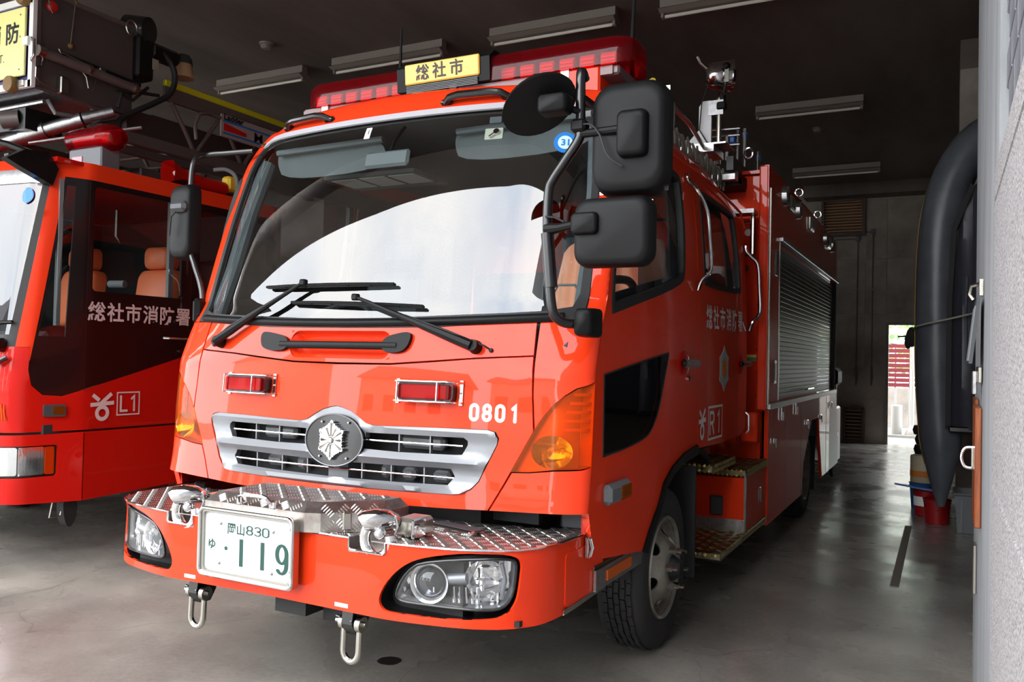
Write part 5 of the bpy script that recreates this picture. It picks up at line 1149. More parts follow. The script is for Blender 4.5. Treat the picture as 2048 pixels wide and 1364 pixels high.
BT = [(.03, 1.30), (.06, 1.20), (.13, 1.135), (.25, 1.125), (.4, 1.168), (1.4, 1.446), (2.2, 1.67)]
low = [(-2.3, .885), (2.2, .885)]+BT[::-1]+[(.0, 1.45), (-2.3, 1.45)]
low = [(-2.3, .885), (2.2, .885), (2.2, 1.665)]+[(a, b-.004) for a, b in BT[-2::-1]]+[(.02, 1.45), (-2.3, 1.45)]
cabp = putL('cab_panel', patch(low, LP, .05, .02), RED2)
QW = [(.075, 1.525), (.245, 1.525), (.245, 2.50), (.215, 2.58), (.10, 2.30)]
QW = [(.065, 1.525), (.25, 1.525), (.25, 2.56), (.16, 2.56)]
MW = rrect(.435, 1.85, 1.20, 2.58, .03); RWL = rrect(1.38, 1.80, 2.1, 2.56, .04)
blk = [(.03, 1.30), (.06, 1.20), (.13, 1.135), (.25, 1.125), (.4, 1.168), (1.4, 1.446), (2.2, 1.67), (2.2, 2.62), (.13, 2.62)]
putL('black_panel', patch(blk, LP, .05, .02, [QW, MW, RWL]), BLKW)
for w_ in (QW, MW, RWL): putL('window_glass', patch(w_, LO(-.008), .2, 0), GLASSD)
put_s = [[(.392, 1.16), (.398, 1.16), (.398, 2.62), (.392, 2.62)], [(1.30, 1.42), (1.305, 1.42), (1.305, 2.62), (1.30, 2.62)]]
for s_ in put_s: putL('door_seam', patch(s_, LO(.001), .1, .002), BLKG)
putL('pillar', patch([(-.07, 1.45), (.02, 1.45), (.03, 1.36), (.13, 2.62), (.0, 2.62)], LO(.004), .04, .02), RED)
putL('roof_edge', patch([(-.05, 2.62), (2.2, 2.62), (2.2, 2.735), (.0, 2.735)], LO(.004), .06, .04), RED)
putL('roof_edge', patch([(-2.3, 2.66), (-.05, 2.66), (-.05, 2.735), (-2.3, 2.735)], LO(.004), .06, .04), RED)
putL('windshield_trim', patch([(-2.3, 2.56), (-.03, 2.56), (-.03, 2.66), (-2.3, 2.66)], LO(.002), .1, .03), ALU)
putL('windshield', patch([(-2.3, 1.50), (-.12, 1.50), (-.075, 1.55), (-.03, 2.56), (-2.3, 2.56)], LO(-.006), .06, 0), GLASS)
putL('windshield_seal', patch([(-2.3, 1.45), (-.07, 1.45), (0, 2.56), (-.05, 2.56), (-.12, 1.53), (-2.3, 1.53)], LO(.002), .06, .015), RUB)
sk = putL('bumper', patch([(-2.32, .42), (-.12, .42), (.395, .40), (.395, .872), (.22, .868), (-2.32, .872)], LO(.01), .06, .03, [rrect(-1.1, .585, .235, .795, .02), rrect(-2.3, .585, -1.3, .795, .02)]), RED2)
putL('door_skirt', patch([(.405, .40), (2.2, .46), (2.2, .872), (.405, .872)], LO(.006), .15, .02), RED2); putL('side_seam', MB().box((-2.898, 2.0, .878), (.01, 2.2, .008)), BLKG)
hl = subL('headlamp')
put('lamp_bay', patch(rrect(-1.1, .585, .235, .795, .02), LO(-.03), .1, .01), BLKG, hl)
put('lamp_reflector', patch(rrect(-.6, .60, -.02, .785, .015), LO(-.018), .04, .004), CHR, hl); put('lamp_reflector', patch(rrect(-.01, .60, .155, .785, .012), LO(-.012), .04, .004), CHR, hl)
put('lamp_lens', patch(rrect(-.6, .60, .155, .785, .012), LO(.004), .06, 0), LENSC, hl); put('corner_lens', patch(rrect(.158, .60, .215, .785, .01), LO(.006), .04, .015), AMBER, hl); put('corner_core', patch(rrect(.158, .60, .215, .785, .01), LO(-.012), .04, .004), MATS['lamp_silver_amber'], hl)
for k in range(8): put('lens_line', MB().tube([LO(.005)(-.005+.02*k, .61), LO(.005)(-.005+.02*k, .775)], .0015, 5), LENSC, hl)
hl_ = subL('headlamp'); put('lamp_bay', patch(rrect(-2.3, .585, -1.3, .795, .02), LO(-.03), .1, .01), BLKG, hl_); put('lamp_reflector', patch(rrect(-2.26, .60, -1.75, .785, .015), LO(-.018), .04, .004), CHR, hl_); put('lamp_lens', patch(rrect(-2.26, .60, -1.75, .785, .012), LO(.004), .06, 0), LENSC, hl_)
tl = subL('turn_lamp'); put('lamp_lens', patch([(-.5, .965), (-.075, .965), (-.115, 1.075), (-.5, 1.085)], LO(.008), .05, .02), AMBER, tl)
for k in range(22): put('lens_line', MB().tube([LO(.009)(-.09-.016*k, .97), LO(.009)(-.10-.016*k, 1.072)], .0025, 5), MATS['amber_rib'], tl)
sm = subL('side_marker'); put('marker_body', patch(rrect(.135, .985, .275, 1.065, .01), LO(.018), .05, .02), GREYD, sm); put('marker_lens', patch(rrect(.195, 1.0, .265, 1.052, .008), LO(.022), .05, .01), AMBER, sm)
# lettering
def LS(x, y): return (-2.9+.007, x, y)
tx = MB()
for i, c_ in enumerate('総社市消防署'): textmb(c_, lambda x, y, i=i: LS(.93+.150*i+x, 1.655+y), .142, .003, tx)
PINKW = mat('faded_white_print', (214, 190, 188), .5)
putL('door_lettering', tx, PINKW, None, 0, label='white characters 総社市消防署')
putL('town_mark', mark(lambda x, y: LS(.995+x*1.25, .995+y*1.25), 1), PINKW, None, 0, label='white town mark')
ub = strokes([[(1.115, .975), (1.30, .975), (1.30, 1.135), (1.115, 1.135), (1.115, .975)]], .010, LS)
for i, c_ in enumerate('L1'): strokes(glyph(c_, .06, .105), .017, lambda x, y, i=i: LS(1.145+.075*i+x, 1.003+y), ub)
putL('unit_mark', ub, PINKW, None, 0, label='white boxed letters L1')
putL('door_handle', MB().tube([(-2.89, 1.50, 1.54), (-2.86, 1.52, 1.54), (-2.86, 1.70, 1.54), (-2.89, 1.72, 1.54)], .011, 8), CHR); putL('lock', MB().disc((-2.893, 1.665, 1.44), .016, (1, 0, 0), 12, .01), CHR)
# bodies and interior
putL('cab_floor', MB().box((-4.1, 1.7, .9), (2.3, 2.2, .06)), DARK); putL('cab_roof', MB().box((-4.1, 1.72, 2.72), (2.36, 2.2, .03)), RED2); putL('cab_back', MB().box((-4.1, 2.75, 1.8), (2.36, .04, 1.9)), DARK); putL('far_side', MB().box((-5.29, 1.7, 1.6), (.03, 2.2, 2.2)), DARK)
putL('chassis', MB().box((-4.1, 5.0, .62), (2.2, 7.6, .3)), MATS['chassis_black']); putL('rear_body', MB().box((-4.1, 6.2, 1.35), (2.4, 5.6, 1.3)), RED2); putL('dashboard', MB().box((-4.1, .85, 1.45), (2.1, .4, .22), bev=.05), DARK)
putL('post_trim', MB().box((-2.96, 1.60, 2.15), (.03, .045, .95)), LINER); putL('post_trim', MB().box((-2.98, .69, 2.1), (.03, .03, 1.0)), LINER)
st = subL('seat')
put('seat_back', rsolid((-3.45, 1.97, 1.86), .44, .50, .14, .09, 0, radians(-8), 6, .86), ORG, st, 80); put('headrest', rsolid((-3.45, 1.99, 2.21), .29, .19, .13, .06, 0, 0, 6, .86), ORG, st, 80); put('seat_cushion', MB().box((-3.45, 1.62, 1.58), (.45, .5, .14), bev=.05), ORG, st)
st2 = subL('seat'); put('seat_back', rsolid((-4.2, 1.80, 1.86), .44, .50, .14, .09, 0, radians(-8), 6, .86), ORG, st2, 80); put('headrest', rsolid((-4.2, 1.83, 2.21), .29, .19, .13, .06, 0, 0, 6, .86), ORG, st2, 80)
putL('map_lamp', MB().tube([(-3.15, 1.22, 1.93), (-3.02, 1.25, 1.93)], .028, 10), LINER); putL('gear_hook', MB().tube([(-3.2, 1.3, 2.5), (-3.2, 1.3, 2.3), (-3.2, 1.34, 2.26)], .01, 6), STEEL)
for y in (2.3, 2.45): putL('breathing_set', MB().box((-3.3, y, 1.95), (.3, .12, .55), bev=.05), DARK)
putL('mirror_bracket', MB().prism([(.30, 2.66), (.40, 2.62), (.62, 2.54), (.66, 2.66), (.58, 2.76), (.42, 2.74)], lambda a, b, h: (h, a, b), -3.03, -2.96), BLKG); putL('mirror_arm', MB().tube([(-2.98, .55, 2.72), (-3.1, .40, 2.78), (-3.35, .30, 2.84), (-3.7, .25, 2.86)], .022, 8), BLKG)
putL('glass_sticker', MB().add([LO(.004)(-.14+.045*cos(2*pi*k/20), 2.47+.055*sin(2*pi*k/20)) for k in range(20)], [tuple(range(20))]), LBLUE, None, 0)
putL('wiper', MB().tube([LO(.02)(-.9, 1.56), LO(.03)(-.5, 1.60), LO(.03)(-.1, 1.615)], .010, 6), BLKG); putL('nozzle_cluster', MB().box(LO(.03)(-.16, 1.46), (.08, .08, .09), bev=.02), BLKG); putL('nozzle_stem', MB().tube([LO(.03)(-.2, 1.36), LO(.05)(-.14, 1.34), LO(.03)(-.1, 1.38)], .018, 8), BLKG)
putL('step_loop', MB().tube([(-2.98, .70, .40), (-2.98, .68, .30), (-2.98, .76, .30), (-2.98, .78, .39)], .006, 6), STEEL); putL('mud_guard', MB().prism(smoothpoly([(.76, .42), (.86, .42), (.87, .30), (.83, .22), (.79, .22), (.76, .32)], 2), lambda a, b, h: (h, a, b), -3.02, -2.95), RUB)
def lwheel(x, y):
    w = subL('wheel'); put('tyre', MB().lathe([(.26, x), (.42, x+.01), (.48, x-.02), (.5, x-.05), (.5, x-.25), (.26, x-.28)], (0, y, .5), 'x', 40), TIRE, w); put('rim', MB().lathe([(.26, x-.01), (.22, x-.08), (.0, x-.08)], (0, y, .5), 'x', 30), HUBG, w)
lwheel(-2.98, 1.9); lwheel(-2.98, 6.2); lwheel(-5.0, 1.9); lwheel(-5.0, 6.2)
# roof: beacon, siren horn, boxes
bc = subL('beacon'); bz = 2.985; by = 1.10
def bcn(u, v):
    P = [(-3.43, .0), (-3.43, .06), (-3.415, .085), (-3.40, .09), (-3.12, .095), (-3.05, .10), (-2.98, .092), (-2.93, .06), (-2.915, 0)]
    x = lerp(v, [(i/8, p[0]) for i, p in enumerate(P)]); r = lerp(v, [(i/8, p[1]) for i, p in enumerate(P)]); return (x, by+r*1.15*cos(2*pi*u), bz+r*sin(2*pi*u))
put('beacon_lens', MB().grid(bcn, 28, 33, True), REDL, bc, 50); put('beacon_core', MB().tube([(-3.38, by, bz), (-2.98, by, bz)], .055, 14), REDB, bc); put('beacon_lamp', MB().ball((-3.03, by-.03, bz-.02), .035, 12, 8), MATS['led_dot'], bc)
put('beacon_base', MB().box((-3.20, by, 2.83), (.36, .16, .16), bev=.01), GREYP, bc); put('base_sticker', MB().box((-3.28, by-.083, 2.82), (.11, .004, .06)), MATS['led_dot'], bc)
hn = subL('siren_horn')
def horn(u, v):
    y = 1.58+.30*v; r = lerp(v, [(0, .085), (.12, .07), (.45, .04), (1, .03)]); a = 2*pi*u; k = 1/max(abs(cos(a)), abs(sin(a)))**.55; return (-2.99+r*k*cos(a)*.95, y, 2.835+r*k*sin(a)*1.05)
put('horn_bell', MB().grid(horn, 32, 12, True), RED2, hn, 50); put('horn_throat', MB().ball((-2.99, 1.66, 2.835), (.02, .03, .022), 10, 8), WHT, hn); put('horn_drum', MB().tube([(-3.03, 1.84, 2.81), (-3.03, 2.18, 2.81)], [.062, .062], 20), RED2, hn)
putL('roof_box', MB().box((-3.25, 1.65, 2.79), (.35, .5, .10), bev=.01), GREYD); putL('air_filter', MB().tube([(-3.3, 1.3, 2.80), (-3.3, 1.3, 2.90)], .06, 14), GREYP)
# rescue basket and ladder
BRN = mat('basket_grey', (92, 84, 82), .45, metal=.35); LAD = mat('ladder_metal', (118, 108, 104), .45, metal=.45)
bk = subL('basket')
put('side_panel', MB().box((-3.515, 1.22, 3.70), (.03, .84, .72)), BRN, bk); put('floor_panel', MB().box((-4.3, 1.22, 3.35), (1.55, .84, .03)), ALU, bk); put('back_panel', MB().box((-4.3, 1.64, 3.70), (1.55, .03, .7)), BRN, bk); put('panel_lip', MB().box((-3.495, 1.22, 4.05), (.05, .86, .03)), LAD, bk); put('panel_edge', MB().box((-3.497, .83, 3.70), (.02, .03, .7)), LAD, bk)
put('face_panel', MB().box((-4.3, .81, 3.66), (1.62, .03, .66)), NAVY, bk); put('face_frame', MB().box((-3.50, .795, 3.66), (.045, .03, .66)), WHT, bk); put('face_frame', MB().box((-4.3, .795, 3.355), (1.62, .03, .05)), WHT, bk); put('face_frame', MB().box((-4.3, .795, 3.965), (1.62, .03, .05)), WHT, bk)
yp = put('sign_board', MB().box((-3.98, .775, 3.665), (.86, .02, .50), bev=.004), YELP, bk); put('sign_clip', MB().box((-3.535, .77, 3.66), (.06, .02, .06)), WHT, bk)
def BS(x, y): return (x, .7635, y)
put('sign_lettering', textmb('消 防', lambda x, y: BS(-3.80+x, 3.675+y), .165, .004), BLKP, bk, 0, label='black characters 消防'); put('sign_lettering', textmb('FIRE DEPT.', lambda x, y: BS(-3.98+x, 3.535+y), .088, .0), BLKP, bk, 0, label='black letters FIRE DEPT.')
for x, y in ((-3.60, 3.86), (-3.60, 3.70), (-3.60, 3.46)): put('sign_bolt', MB().ball((x, .764, y), .007, 8, 6), STEEL, bk)
GUM = mat('roller_rubber', (120, 92, 50), .6)
for x, z in ((-3.68, 3.36), (-3.56, 3.98)):
    put('roller', MB().lathe([(.0, .73), (.03, .725), (.055, .73), (.06, .745), (.06, .785), (.0, .79)], (x, 0, z), 'y', 24), GUM, bk); put('roller_bracket', MB().box((x+.09, .775, z), (.08, .03, .05), bev=.006), STEEL, bk)
put('marker_lamp', MB().ball((-3.49, .93, 3.965), (.03, .045, .045), 14, 10), MATS['led_dot'], bk); put('lamp_guard', MB().tube([(-3.46, .87, 4.04), (-3.45, .88, 3.95), (-3.47, .92, 3.91)], .006, 6), STEEL, bk)
put('stay_rod', MB().tube([(-3.485, 1.11, 4.06), (-3.485, 1.08, 3.73)], .006, 6), STEEL, bk); put('rod_end', MB().ball((-3.485, 1.11, 4.06), .022, 10, 8), GUM, bk); put('rod_end', MB().ball((-3.485, 1.08, 3.72), .022, 10, 8), GUM, bk)
put('hydraulic_tube', MB().tube([(-3.45, .84, 3.59), (-3.45, 1.20, 3.575), (-3.45, 1.65, 3.55)], .035, 14), LAD, bk); put('tube_collar', MB().tube([(-3.45, 1.20, 3.575), (-3.45, 1.225, 3.575)], .046, 16), STEEL, bk); put('tube_collar', MB().tube([(-3.45, 1.60, 3.552), (-3.45, 1.625, 3.552)], .05, 16), STEEL, bk); put('tube_cap', MB().tube([(-3.45, .80, 3.592), (-3.45, .85, 3.59)], .042, 14), STEEL, bk)
put('hand_loop', MB().tube([(-3.50, .79, 3.66), (-3.44, .75, 3.665), (-3.41, .75, 3.65), (-3.41, .75, 3.53), (-3.44, .75, 3.51), (-3.50, .79, 3.51)], .008, 8), CHR, bk)
put('brake_line', MB().tube([(-3.46, .85, 3.55), (-3.46, .84, 3.49), (-3.46, .80, 3.47), (-3.46, .80, 3.40), (-3.46, .84, 3.37), (-3.46, 1.02, 3.345)], .006, 6), STEEL, bk); put('brake_line', MB().tube([(-3.46, .97, 3.66), (-3.46, 1.0, 3.61), (-3.46, 1.15, 3.56), (-3.46, 1.2, 3.52), (-3.46, 1.22, 3.44), (-3.46, 1.26, 3.43), (-3.46, 1.28, 3.52)], .006, 6), STEEL, bk)
put('brake_line', MB().tube([(-3.46, 1.0, 3.64), (-3.46, 1.3, 3.60), (-3.46, 1.75, 3.56)], .007, 6), LAD, bk)
put('valve_block', MB().box((-3.47, 1.02, 3.40), (.05, .07, .13), bev=.008), STEEL, bk); put('valve_block', MB().box((-3.46, 1.33, 3.60), (.04, .06, .05), bev=.006), STEEL, bk); put('cable_tray', MB().box((-3.49, 1.35, 3.62), (.04, .7, .03), (radians(-3), 'X')), BLKG, bk)
put('control_box', MB().box((-3.52, 1.72, 3.83), (.16, .17, .34), bev=.02), BLKG, bk); put('control_head', MB().box((-3.5, 1.92, 3.93), (.14, .3, .12), bev=.03), BLKG, bk); put('warning_tag', MB().box((-3.43, 1.80, 3.80), (.004, .06, .09)), MATS['work_lens'], bk)
put('motor_drum', MB().tube([(-3.62, 1.68, 4.08), (-3.44, 1.74, 4.06)], [.12, .11], 24), BLKG, bk); put('motor_ring', MB().tube([(-3.45+.0*k, 1.58+.05*cos(2*pi*k/16), 4.03+.06*sin(2*pi*k/16)) for k in range(16)], .008, 6, True), STEEL, bk); put('stay_bar', MB().tube([(-3.5, 1.33, 4.055), (-3.5, 1.60, 4.06)], .017, 8), ALU, bk)
put('hose', MB().tube(cr([(-3.45, 1.88, 3.93), (-3.44, 1.97, 3.86), (-3.43, 2.0, 3.74), (-3.43, 1.95, 3.60), (-3.44, 1.80, 3.48), (-3.45, 1.62, 3.36), (-3.46, 1.50, 3.26), (-3.46, 1.47, 3.10)]), .024, 10), RUB, bk)
put('cable', MB().tube([(-3.45, 1.75, 3.60), (-3.44, 1.60, 3.45), (-3.45, 1.50, 3.48), (-3.46, 1.48, 3.36)], .014, 8), RUB, bk); put('cable', MB().tube([(-3.46, 1.46, 3.5), (-3.45, 1.58, 3.52), (-3.44, 1.85, 3.56)], .014, 8), RUB, bk)
put('tread_bar', MB().tube([(-4.2, .98, 3.29), (-3.62, .98, 3.29)], .02, 8), ALU, bk); put('step_frame', MB().tube([(-3.62, 1.0, 3.31), (-3.60, 1.05, 3.22), (-3.60, 1.35, 3.25), (-3.60, 1.36, 3.33)], .016, 8), LINER, bk)
put('cross_tube', MB().tube([(-4.25, .95, 2.99), (-3.95, 1.05, 3.08), (-3.55, 1.25, 3.22)], .055, 16), ALU, bk); put('cross_collar', MB().tube([(-3.97, 1.04, 3.07), (-3.80, 1.12, 3.13)], .066, 18), ALU, bk); put('cross_tube', MB().tube([(-3.55, 1.25, 3.22), (-3.40, 1.40, 3.30)], [.05, .042], 16), ALU, bk); put('brace_rod', MB().tube([(-3.75, .95, 2.98), (-3.2, 1.5, 3.18)], .014, 8), ALU, bk); put('winch_motor', MB().tube([(-4.0, .90, 3.17), (-3.9, .98, 3.19)], .07, 18), BRN, bk); put('winch_box', MB().box((-4.2, 1.1, 3.18), (.8, .3, .16)), BLKG, bk)
ld = subL('ladder')
YRL = mat('ladder_yellow', (212, 214, 40), .4)
for x in (-3.5, -4.7):
    put('hand_rail', MB().box((x, 4.6, 3.71), (.04, 5.3, .055), bev=.008), YRL, ld); put('rail_web', MB().box((x, 4.6, 3.62), (.03, 5.3, .12)), LAD, ld); put('lower_chord', MB().box((x, 4.3, 3.16), (.06, 5.9, .09)), LAD, ld); put('lower_chord', MB().box((x+.03, 4.3, 3.05), (.06, 5.9, .06)), BRN, ld)
    k = 0; y = 2.02
    while y < 7:
        put('lattice_bar', MB().tube([(x, y, 3.58), (x, y+.28, 3.18)], .018, 8), LAD, ld); put('lattice_bar', MB().tube([(x, y+.28, 3.18), (x, y+.56, 3.58)], .018, 8), LAD, ld); y += .56
for k in range(14): put('rung', MB().tube([(-4.7, 1.9+.36*k, 3.2), (-3.5, 1.9+.36*k, 3.2)], .018, 8), LAD, ld)
put('inner_section', MB().box((-4.1, 4.5, 3.38), (.8, 5.0, .18)), BRN, ld); put('inner_chord', MB().box((-3.72, 4.4, 3.36), (.05, 5.3, .2)), BRN, ld); put('turret', MB().box((-4.1, 4.6, 2.6), (1.6, 1.6, 1.2)), BRN, ld)
put('gooseneck', MB().tube([(-3.47, 2.28, 3.3), (-3.47, 2.26, 3.42), (-3.47, 2.31, 3.53), (-3.47, 2.42, 3.57), (-3.47, 2.55, 3.56)], .017, 8), LAD, ld)
sp = put('name_board', MB().box((-3.465, 3.18, 3.50), (.016, 1.26, .20)), mat('board_grey', (170, 158, 154), .5), ld)
def NB(x, y): return (-3.4555, x, y)
q = MB()
for z0 in (3.535, 3.425): q.add([NB(2.57, z0), NB(3.75, z0), NB(3.75, z0+.018), NB(2.57, z0+.018)], [(0, 1, 2, 3)])
put('board_stripe', q, LBLUE, sp, 0); put('board_logo', MB().add([NB(2.58, 3.455), NB(2.86, 3.455), NB(2.86, 3.49), NB(2.58, 3.525)], [(0, 1, 2, 3)]), MATS['led_dot'], sp, 0)
put('board_lettering', textmb('Ladder', lambda x, y: NB(2.58+x, 3.557+y), .075, .003, cx=False, sx=1.15), BLKP, sp, 0, label='black letters Ladder'); put('board_lettering', textmb('M', lambda x, y: NB(2.96+x, 3.44+y), .125, .002, cx=False, sx=1.3), BLKP, sp, 0, label='bold black letter M'); put('board_dot', MB().add([NB(3.24+.03*cos(2*pi*k/18), 3.535+.03*sin(2*pi*k/18)) for k in range(18)], [tuple(range(18))]), MATS['led_dot'], sp, 0)
wl_ = subL('work_lamp'); put('lamp_shade', MB().lathe([(.045, .14), (.07, .12), (.078, .06), (.095, -.02), (.0, -.015)], (-3.6, 2.23, 3.86), 'z', 24), mat('lamp_cream', (206, 178, 140), .5), wl_); put('lamp_cap', MB().lathe([(0, .19), (.05, .185), (.075, .15), (.08, .10)], (-3.6, 2.23, 3.86), 'z', 24), GREYD, wl_); put('lamp_arm', MB().tube([(-3.6, 2.2, 4.04), (-3.55, 2.1, 4.0), (-3.5, 2.0, 3.93)], .012, 8), STEEL, wl_)
hl2 = subL('hand_lamp'); put('lamp_case', MB().box((-3.02, 2.24, 2.86), (.10, .10, .13), bev=.02), mat('lamp_yellow', (226, 190, 40), .45), hl2); put('lamp_bracket', MB().tube(cr([(-3.10, 2.14, 2.97), (-3.02, 2.20, 2.98), (-2.97, 2.26, 2.93), (-2.96, 2.28, 2.80)]), .017, 8), LINER, hl2)
# ================================================================ boat, bins, wall fittings, back yard
BOATM = mat('boat_rubber', (88, 93, 100), .36, vary=(3, (74, 78, 86), .4, .65), bump=(9, .25, .015)); BOATD = mat('boat_floor', (50, 52, 60), .42, bump=(5, .4, .03)); PIPY = mat('boat_piping', (150, 116, 30), .6)
bt = thing('inflatable_boat', 'dark grey inflatable boat stood on end against the right wall', 'boat', (2.9, 5.2, 0))
BO_ = lambda x, y, z: (x-2.9, y-5.2, z)
def boatpath(side):
    P = [(2.37, .24), (2.37, .50), (2.365, .80), (2.335, 1.3), (2.325, 1.85), (2.33, 2.35), (2.36, 2.75), (2.45, 3.10), (2.63, 3.38), (2.9, 3.52)]
    R = [.03, .10, .166, .17, .17, .17, .17, .17, .17, .17]
    pts = [(hermite(t, [(i/9, p[0]) for i, p in enumerate(P)]), hermite(t, [(i/9, p[1]) for i, p in enumerate(P)])) for t in [k/40 for k in range(41)]]
    rr = [lerp(k/40, [(i/9, r) for i, r in enumerate(R)]) for k in range(41)]
    if side < 0: pts = [(5.8-x, z) for x, z in pts]
    return [BO_(x, 5.2+.10*(x-2.3), z) for x, z in pts], rr
for s in (1, -1):
    p, r = boatpath(s); put('tube', MB().tube(p, r, 24), BOATM, bt, 60)
    put('piping', MB().tube([Vector(q)+Vector((-s*rr*.985, .0, 0)) for q, rr in zip(p[6:], r[6:])], .010, 6), PIPY, bt)
    put('tube_band', MB().tube([Vector(p[k])+Vector((0, 0, 0)) for k in (7, 8)], [r[7]+.004, r[8]+.004], 24), BOATM, bt)
fl_ = [(2.43, .92), (3.37, .92), (3.37, 2.0), (3.34, 2.6), (3.20, 2.95), (2.9, 3.32), (2.60, 2.95), (2.46, 2.6), (2.43, 2.0)]
put('boat_floor', patch(fl_, lambda a, b: BO_(a, 4.99+.10*(a-2.3)+.05*math.exp(-((a-2.47)/.03)**2)-.03*math.exp(-((a-2.60)/.035)**2)+.012*sin(5*b)*math.exp(-((a-2.6)/.08)**2), b), .035, .04), BOATD, bt); put('keel_tube', MB().tube([BO_(2.9, 5.16, 1.0), BO_(2.9, 5.13, 2.0), BO_(2.9, 5.16, 3.2)], .10, 16), BOATD, bt)
put('floor_edge', patch([(2.40, .95), (2.44, .95), (2.44, 2.0), (2.47, 2.6), (2.60, 2.95), (2.57, 2.98), (2.43, 2.62), (2.40, 2.0)], lambda a, b: BO_(a, 4.985, b), .1, .12), MATS['chassis_black'], bt); put('transom', MB().box(BO_(2.9, 5.05, .92), (.95, .12, .05), bev=.01), BLKG, bt)
put('seam_strip', MB().tube([BO_(2.55, 4.99, 1.5), BO_(2.54, 4.99, 1.9), BO_(2.55, 4.99, 2.2)], .010, 8), BOATM, bt)
put('rope', MB().tube([BO_(*q) for q in [(2.14, 5.22, 1.77), (2.165, 5.06, 1.785), (2.26, 4.99, 1.81), (2.40, 4.97, 1.84), (2.52, 4.95, 1.87), (2.9, 4.85, 1.97), (3.58, 4.6, 2.1)]], .008, 6), mat('grey_rope', (150, 148, 140), .9), bt)
# bins and buckets
bn = thing('storage_crate', 'grey plastic crate on the floor behind the pillar', 'crate', (2.74, 5.55, 0))
def cratewall(x0, y0, x1, y1, k):
    V = [(x0, y0, .015), (x1, y1, .015), (x1*k, y1*k, .335), (x0*k, y0*k, .335)]; V2 = [(x*.95, y*.96, z+.004) for x, y, z in V]
    return MB().add(V+V2, [(0, 1, 2, 3), (7, 6, 5, 4), (3, 2, 6, 7)])
for a, b in (((-.24, -.2), (.24, -.2)), ((.24, -.2), (.24, .2)), ((.24, .2), (-.24, .2)), ((-.24, .2), (-.24, -.2))): put('wall', cratewall(*a, *b, 1.10), GREYP if 'crate_grey' not in MATS else MATS['crate_grey'], bn, 0)
put('base', MB().box((0, 0, .012), (.48, .40, .02)), GREYP, bn)
put('rim', MB().tube([(-.268, -.224, .335), (.268, -.224, .335), (.268, .224, .335), (-.268, .224, .335)], .012, 6, True), GREYP, bn)
for x in (-.2, -.1, 0, .1, .2): put('rib', MB().box((x*1.04, -.214, .17), (.012, .02, .30), (radians(-3.5), 'X')), GREYP, bn)
BRED = mat('bucket_red', (150, 14, 20), .4)
def bucket(x, y, r, h, m, lab, nm='bucket', lid=False):
    t = thing(nm, lab, 'bucket', (x, y, 0))
    put('shell', MB().lathe([(0, .004), (r*.84, .004), (r*.86, .02), (r, h), (r*.96, h), (r*.83, .025), (0, .025)], (0, 0, 0), 'z', 28), m, t); put('rim', MB().tube([(r*cos(2*pi*k/24), r*sin(2*pi*k/24), h) for k in range(24)], .008, 6, True), m, t)
    put('bail', MB().tube([(-r, 0, h-.02), (-r*.8, -r*.5, h-.06), (0, -r*.98, h-.09), (r*.8, -r*.5, h-.06), (r, 0, h-.02)], .004, 6), CHR, t); return t
bucket(2.34, 5.75, .115, .22, BRED, 'red bucket under the tip of the upright boat')
b2 = bucket(2.24, 6.15, .115, .25, BRED, 'red bucket with a white label, behind the one under the boat')
put('label', MB().lathe([(.113, .10), (.117, .19)], (0, 0, 0), 'z', 12, radians(200), radians(280)), WHT, b2)
CREAM = mat('pail_cream', (190, 178, 150), .5)
bucket(2.20, 6.55, .12, .26, mat('pail_blue', (30, 90, 150), .4), 'blue pail behind the red buckets'); 
pl_ = thing('paint_can', 'cream can with an orange band stacked on the blue pail', 'can', (2.20, 6.55, .27)); put('can_body', MB().lathe([(0, .0), (.11, 0), (.115, .01), (.115, .26), (.108, .27), (0, .265)], (0, 0, 0), 'z', 26), CREAM, pl_); put('can_band', MB().lathe([(.117, .06), (.117, .12)], (0, 0, 0), 'z', 26), MATS['emblem_orange'], pl_)
put('scoop', MB().prism(smoothpoly([(-.2, -.02), (.12, -.07), (.16, 0), (.12, .07), (-.2, .02)], 1), lambda a, b, h: (2.17+a, 6.0+b*.8, .275+h+.10*(-a)), 0, .015), mat('scoop_blue', (20, 110, 190), .4), label='blue plastic scoop lying across the red buckets', cat='scoop')
cn_ = thing('hose_stack', 'dark stack of rolled hoses by the wall beyond the boat', 'hose', (2.24, 7.8, 0))
for k in range(7): put('hose_roll', MB().lathe([(.05, .01), (.15, .0), (.165, .05), (.15, .10), (.05, .09)], (.012*((k*7) % 3-1), 0, .11*k), 'z', 22), mat('hose_dark', (40, 36, 34), .8) if 'hose_dark' not in MATS else MATS['hose_dark'], cn_)
put('glove_bundle', MB().ball(BO_(2.13, 5.25, 1.70), (.05, .05, .09), 12, 8).ball(BO_(2.10, 5.22, 1.66), (.03, .03, .07), 8, 6).tube([BO_(2.02, 5.2, 1.70), BO_(2.14, 5.22, 1.71)], .008, 6), mat('glove_black', (18, 16, 16), .8), bt)  # dark gloves, added as a piece hanging on the boat
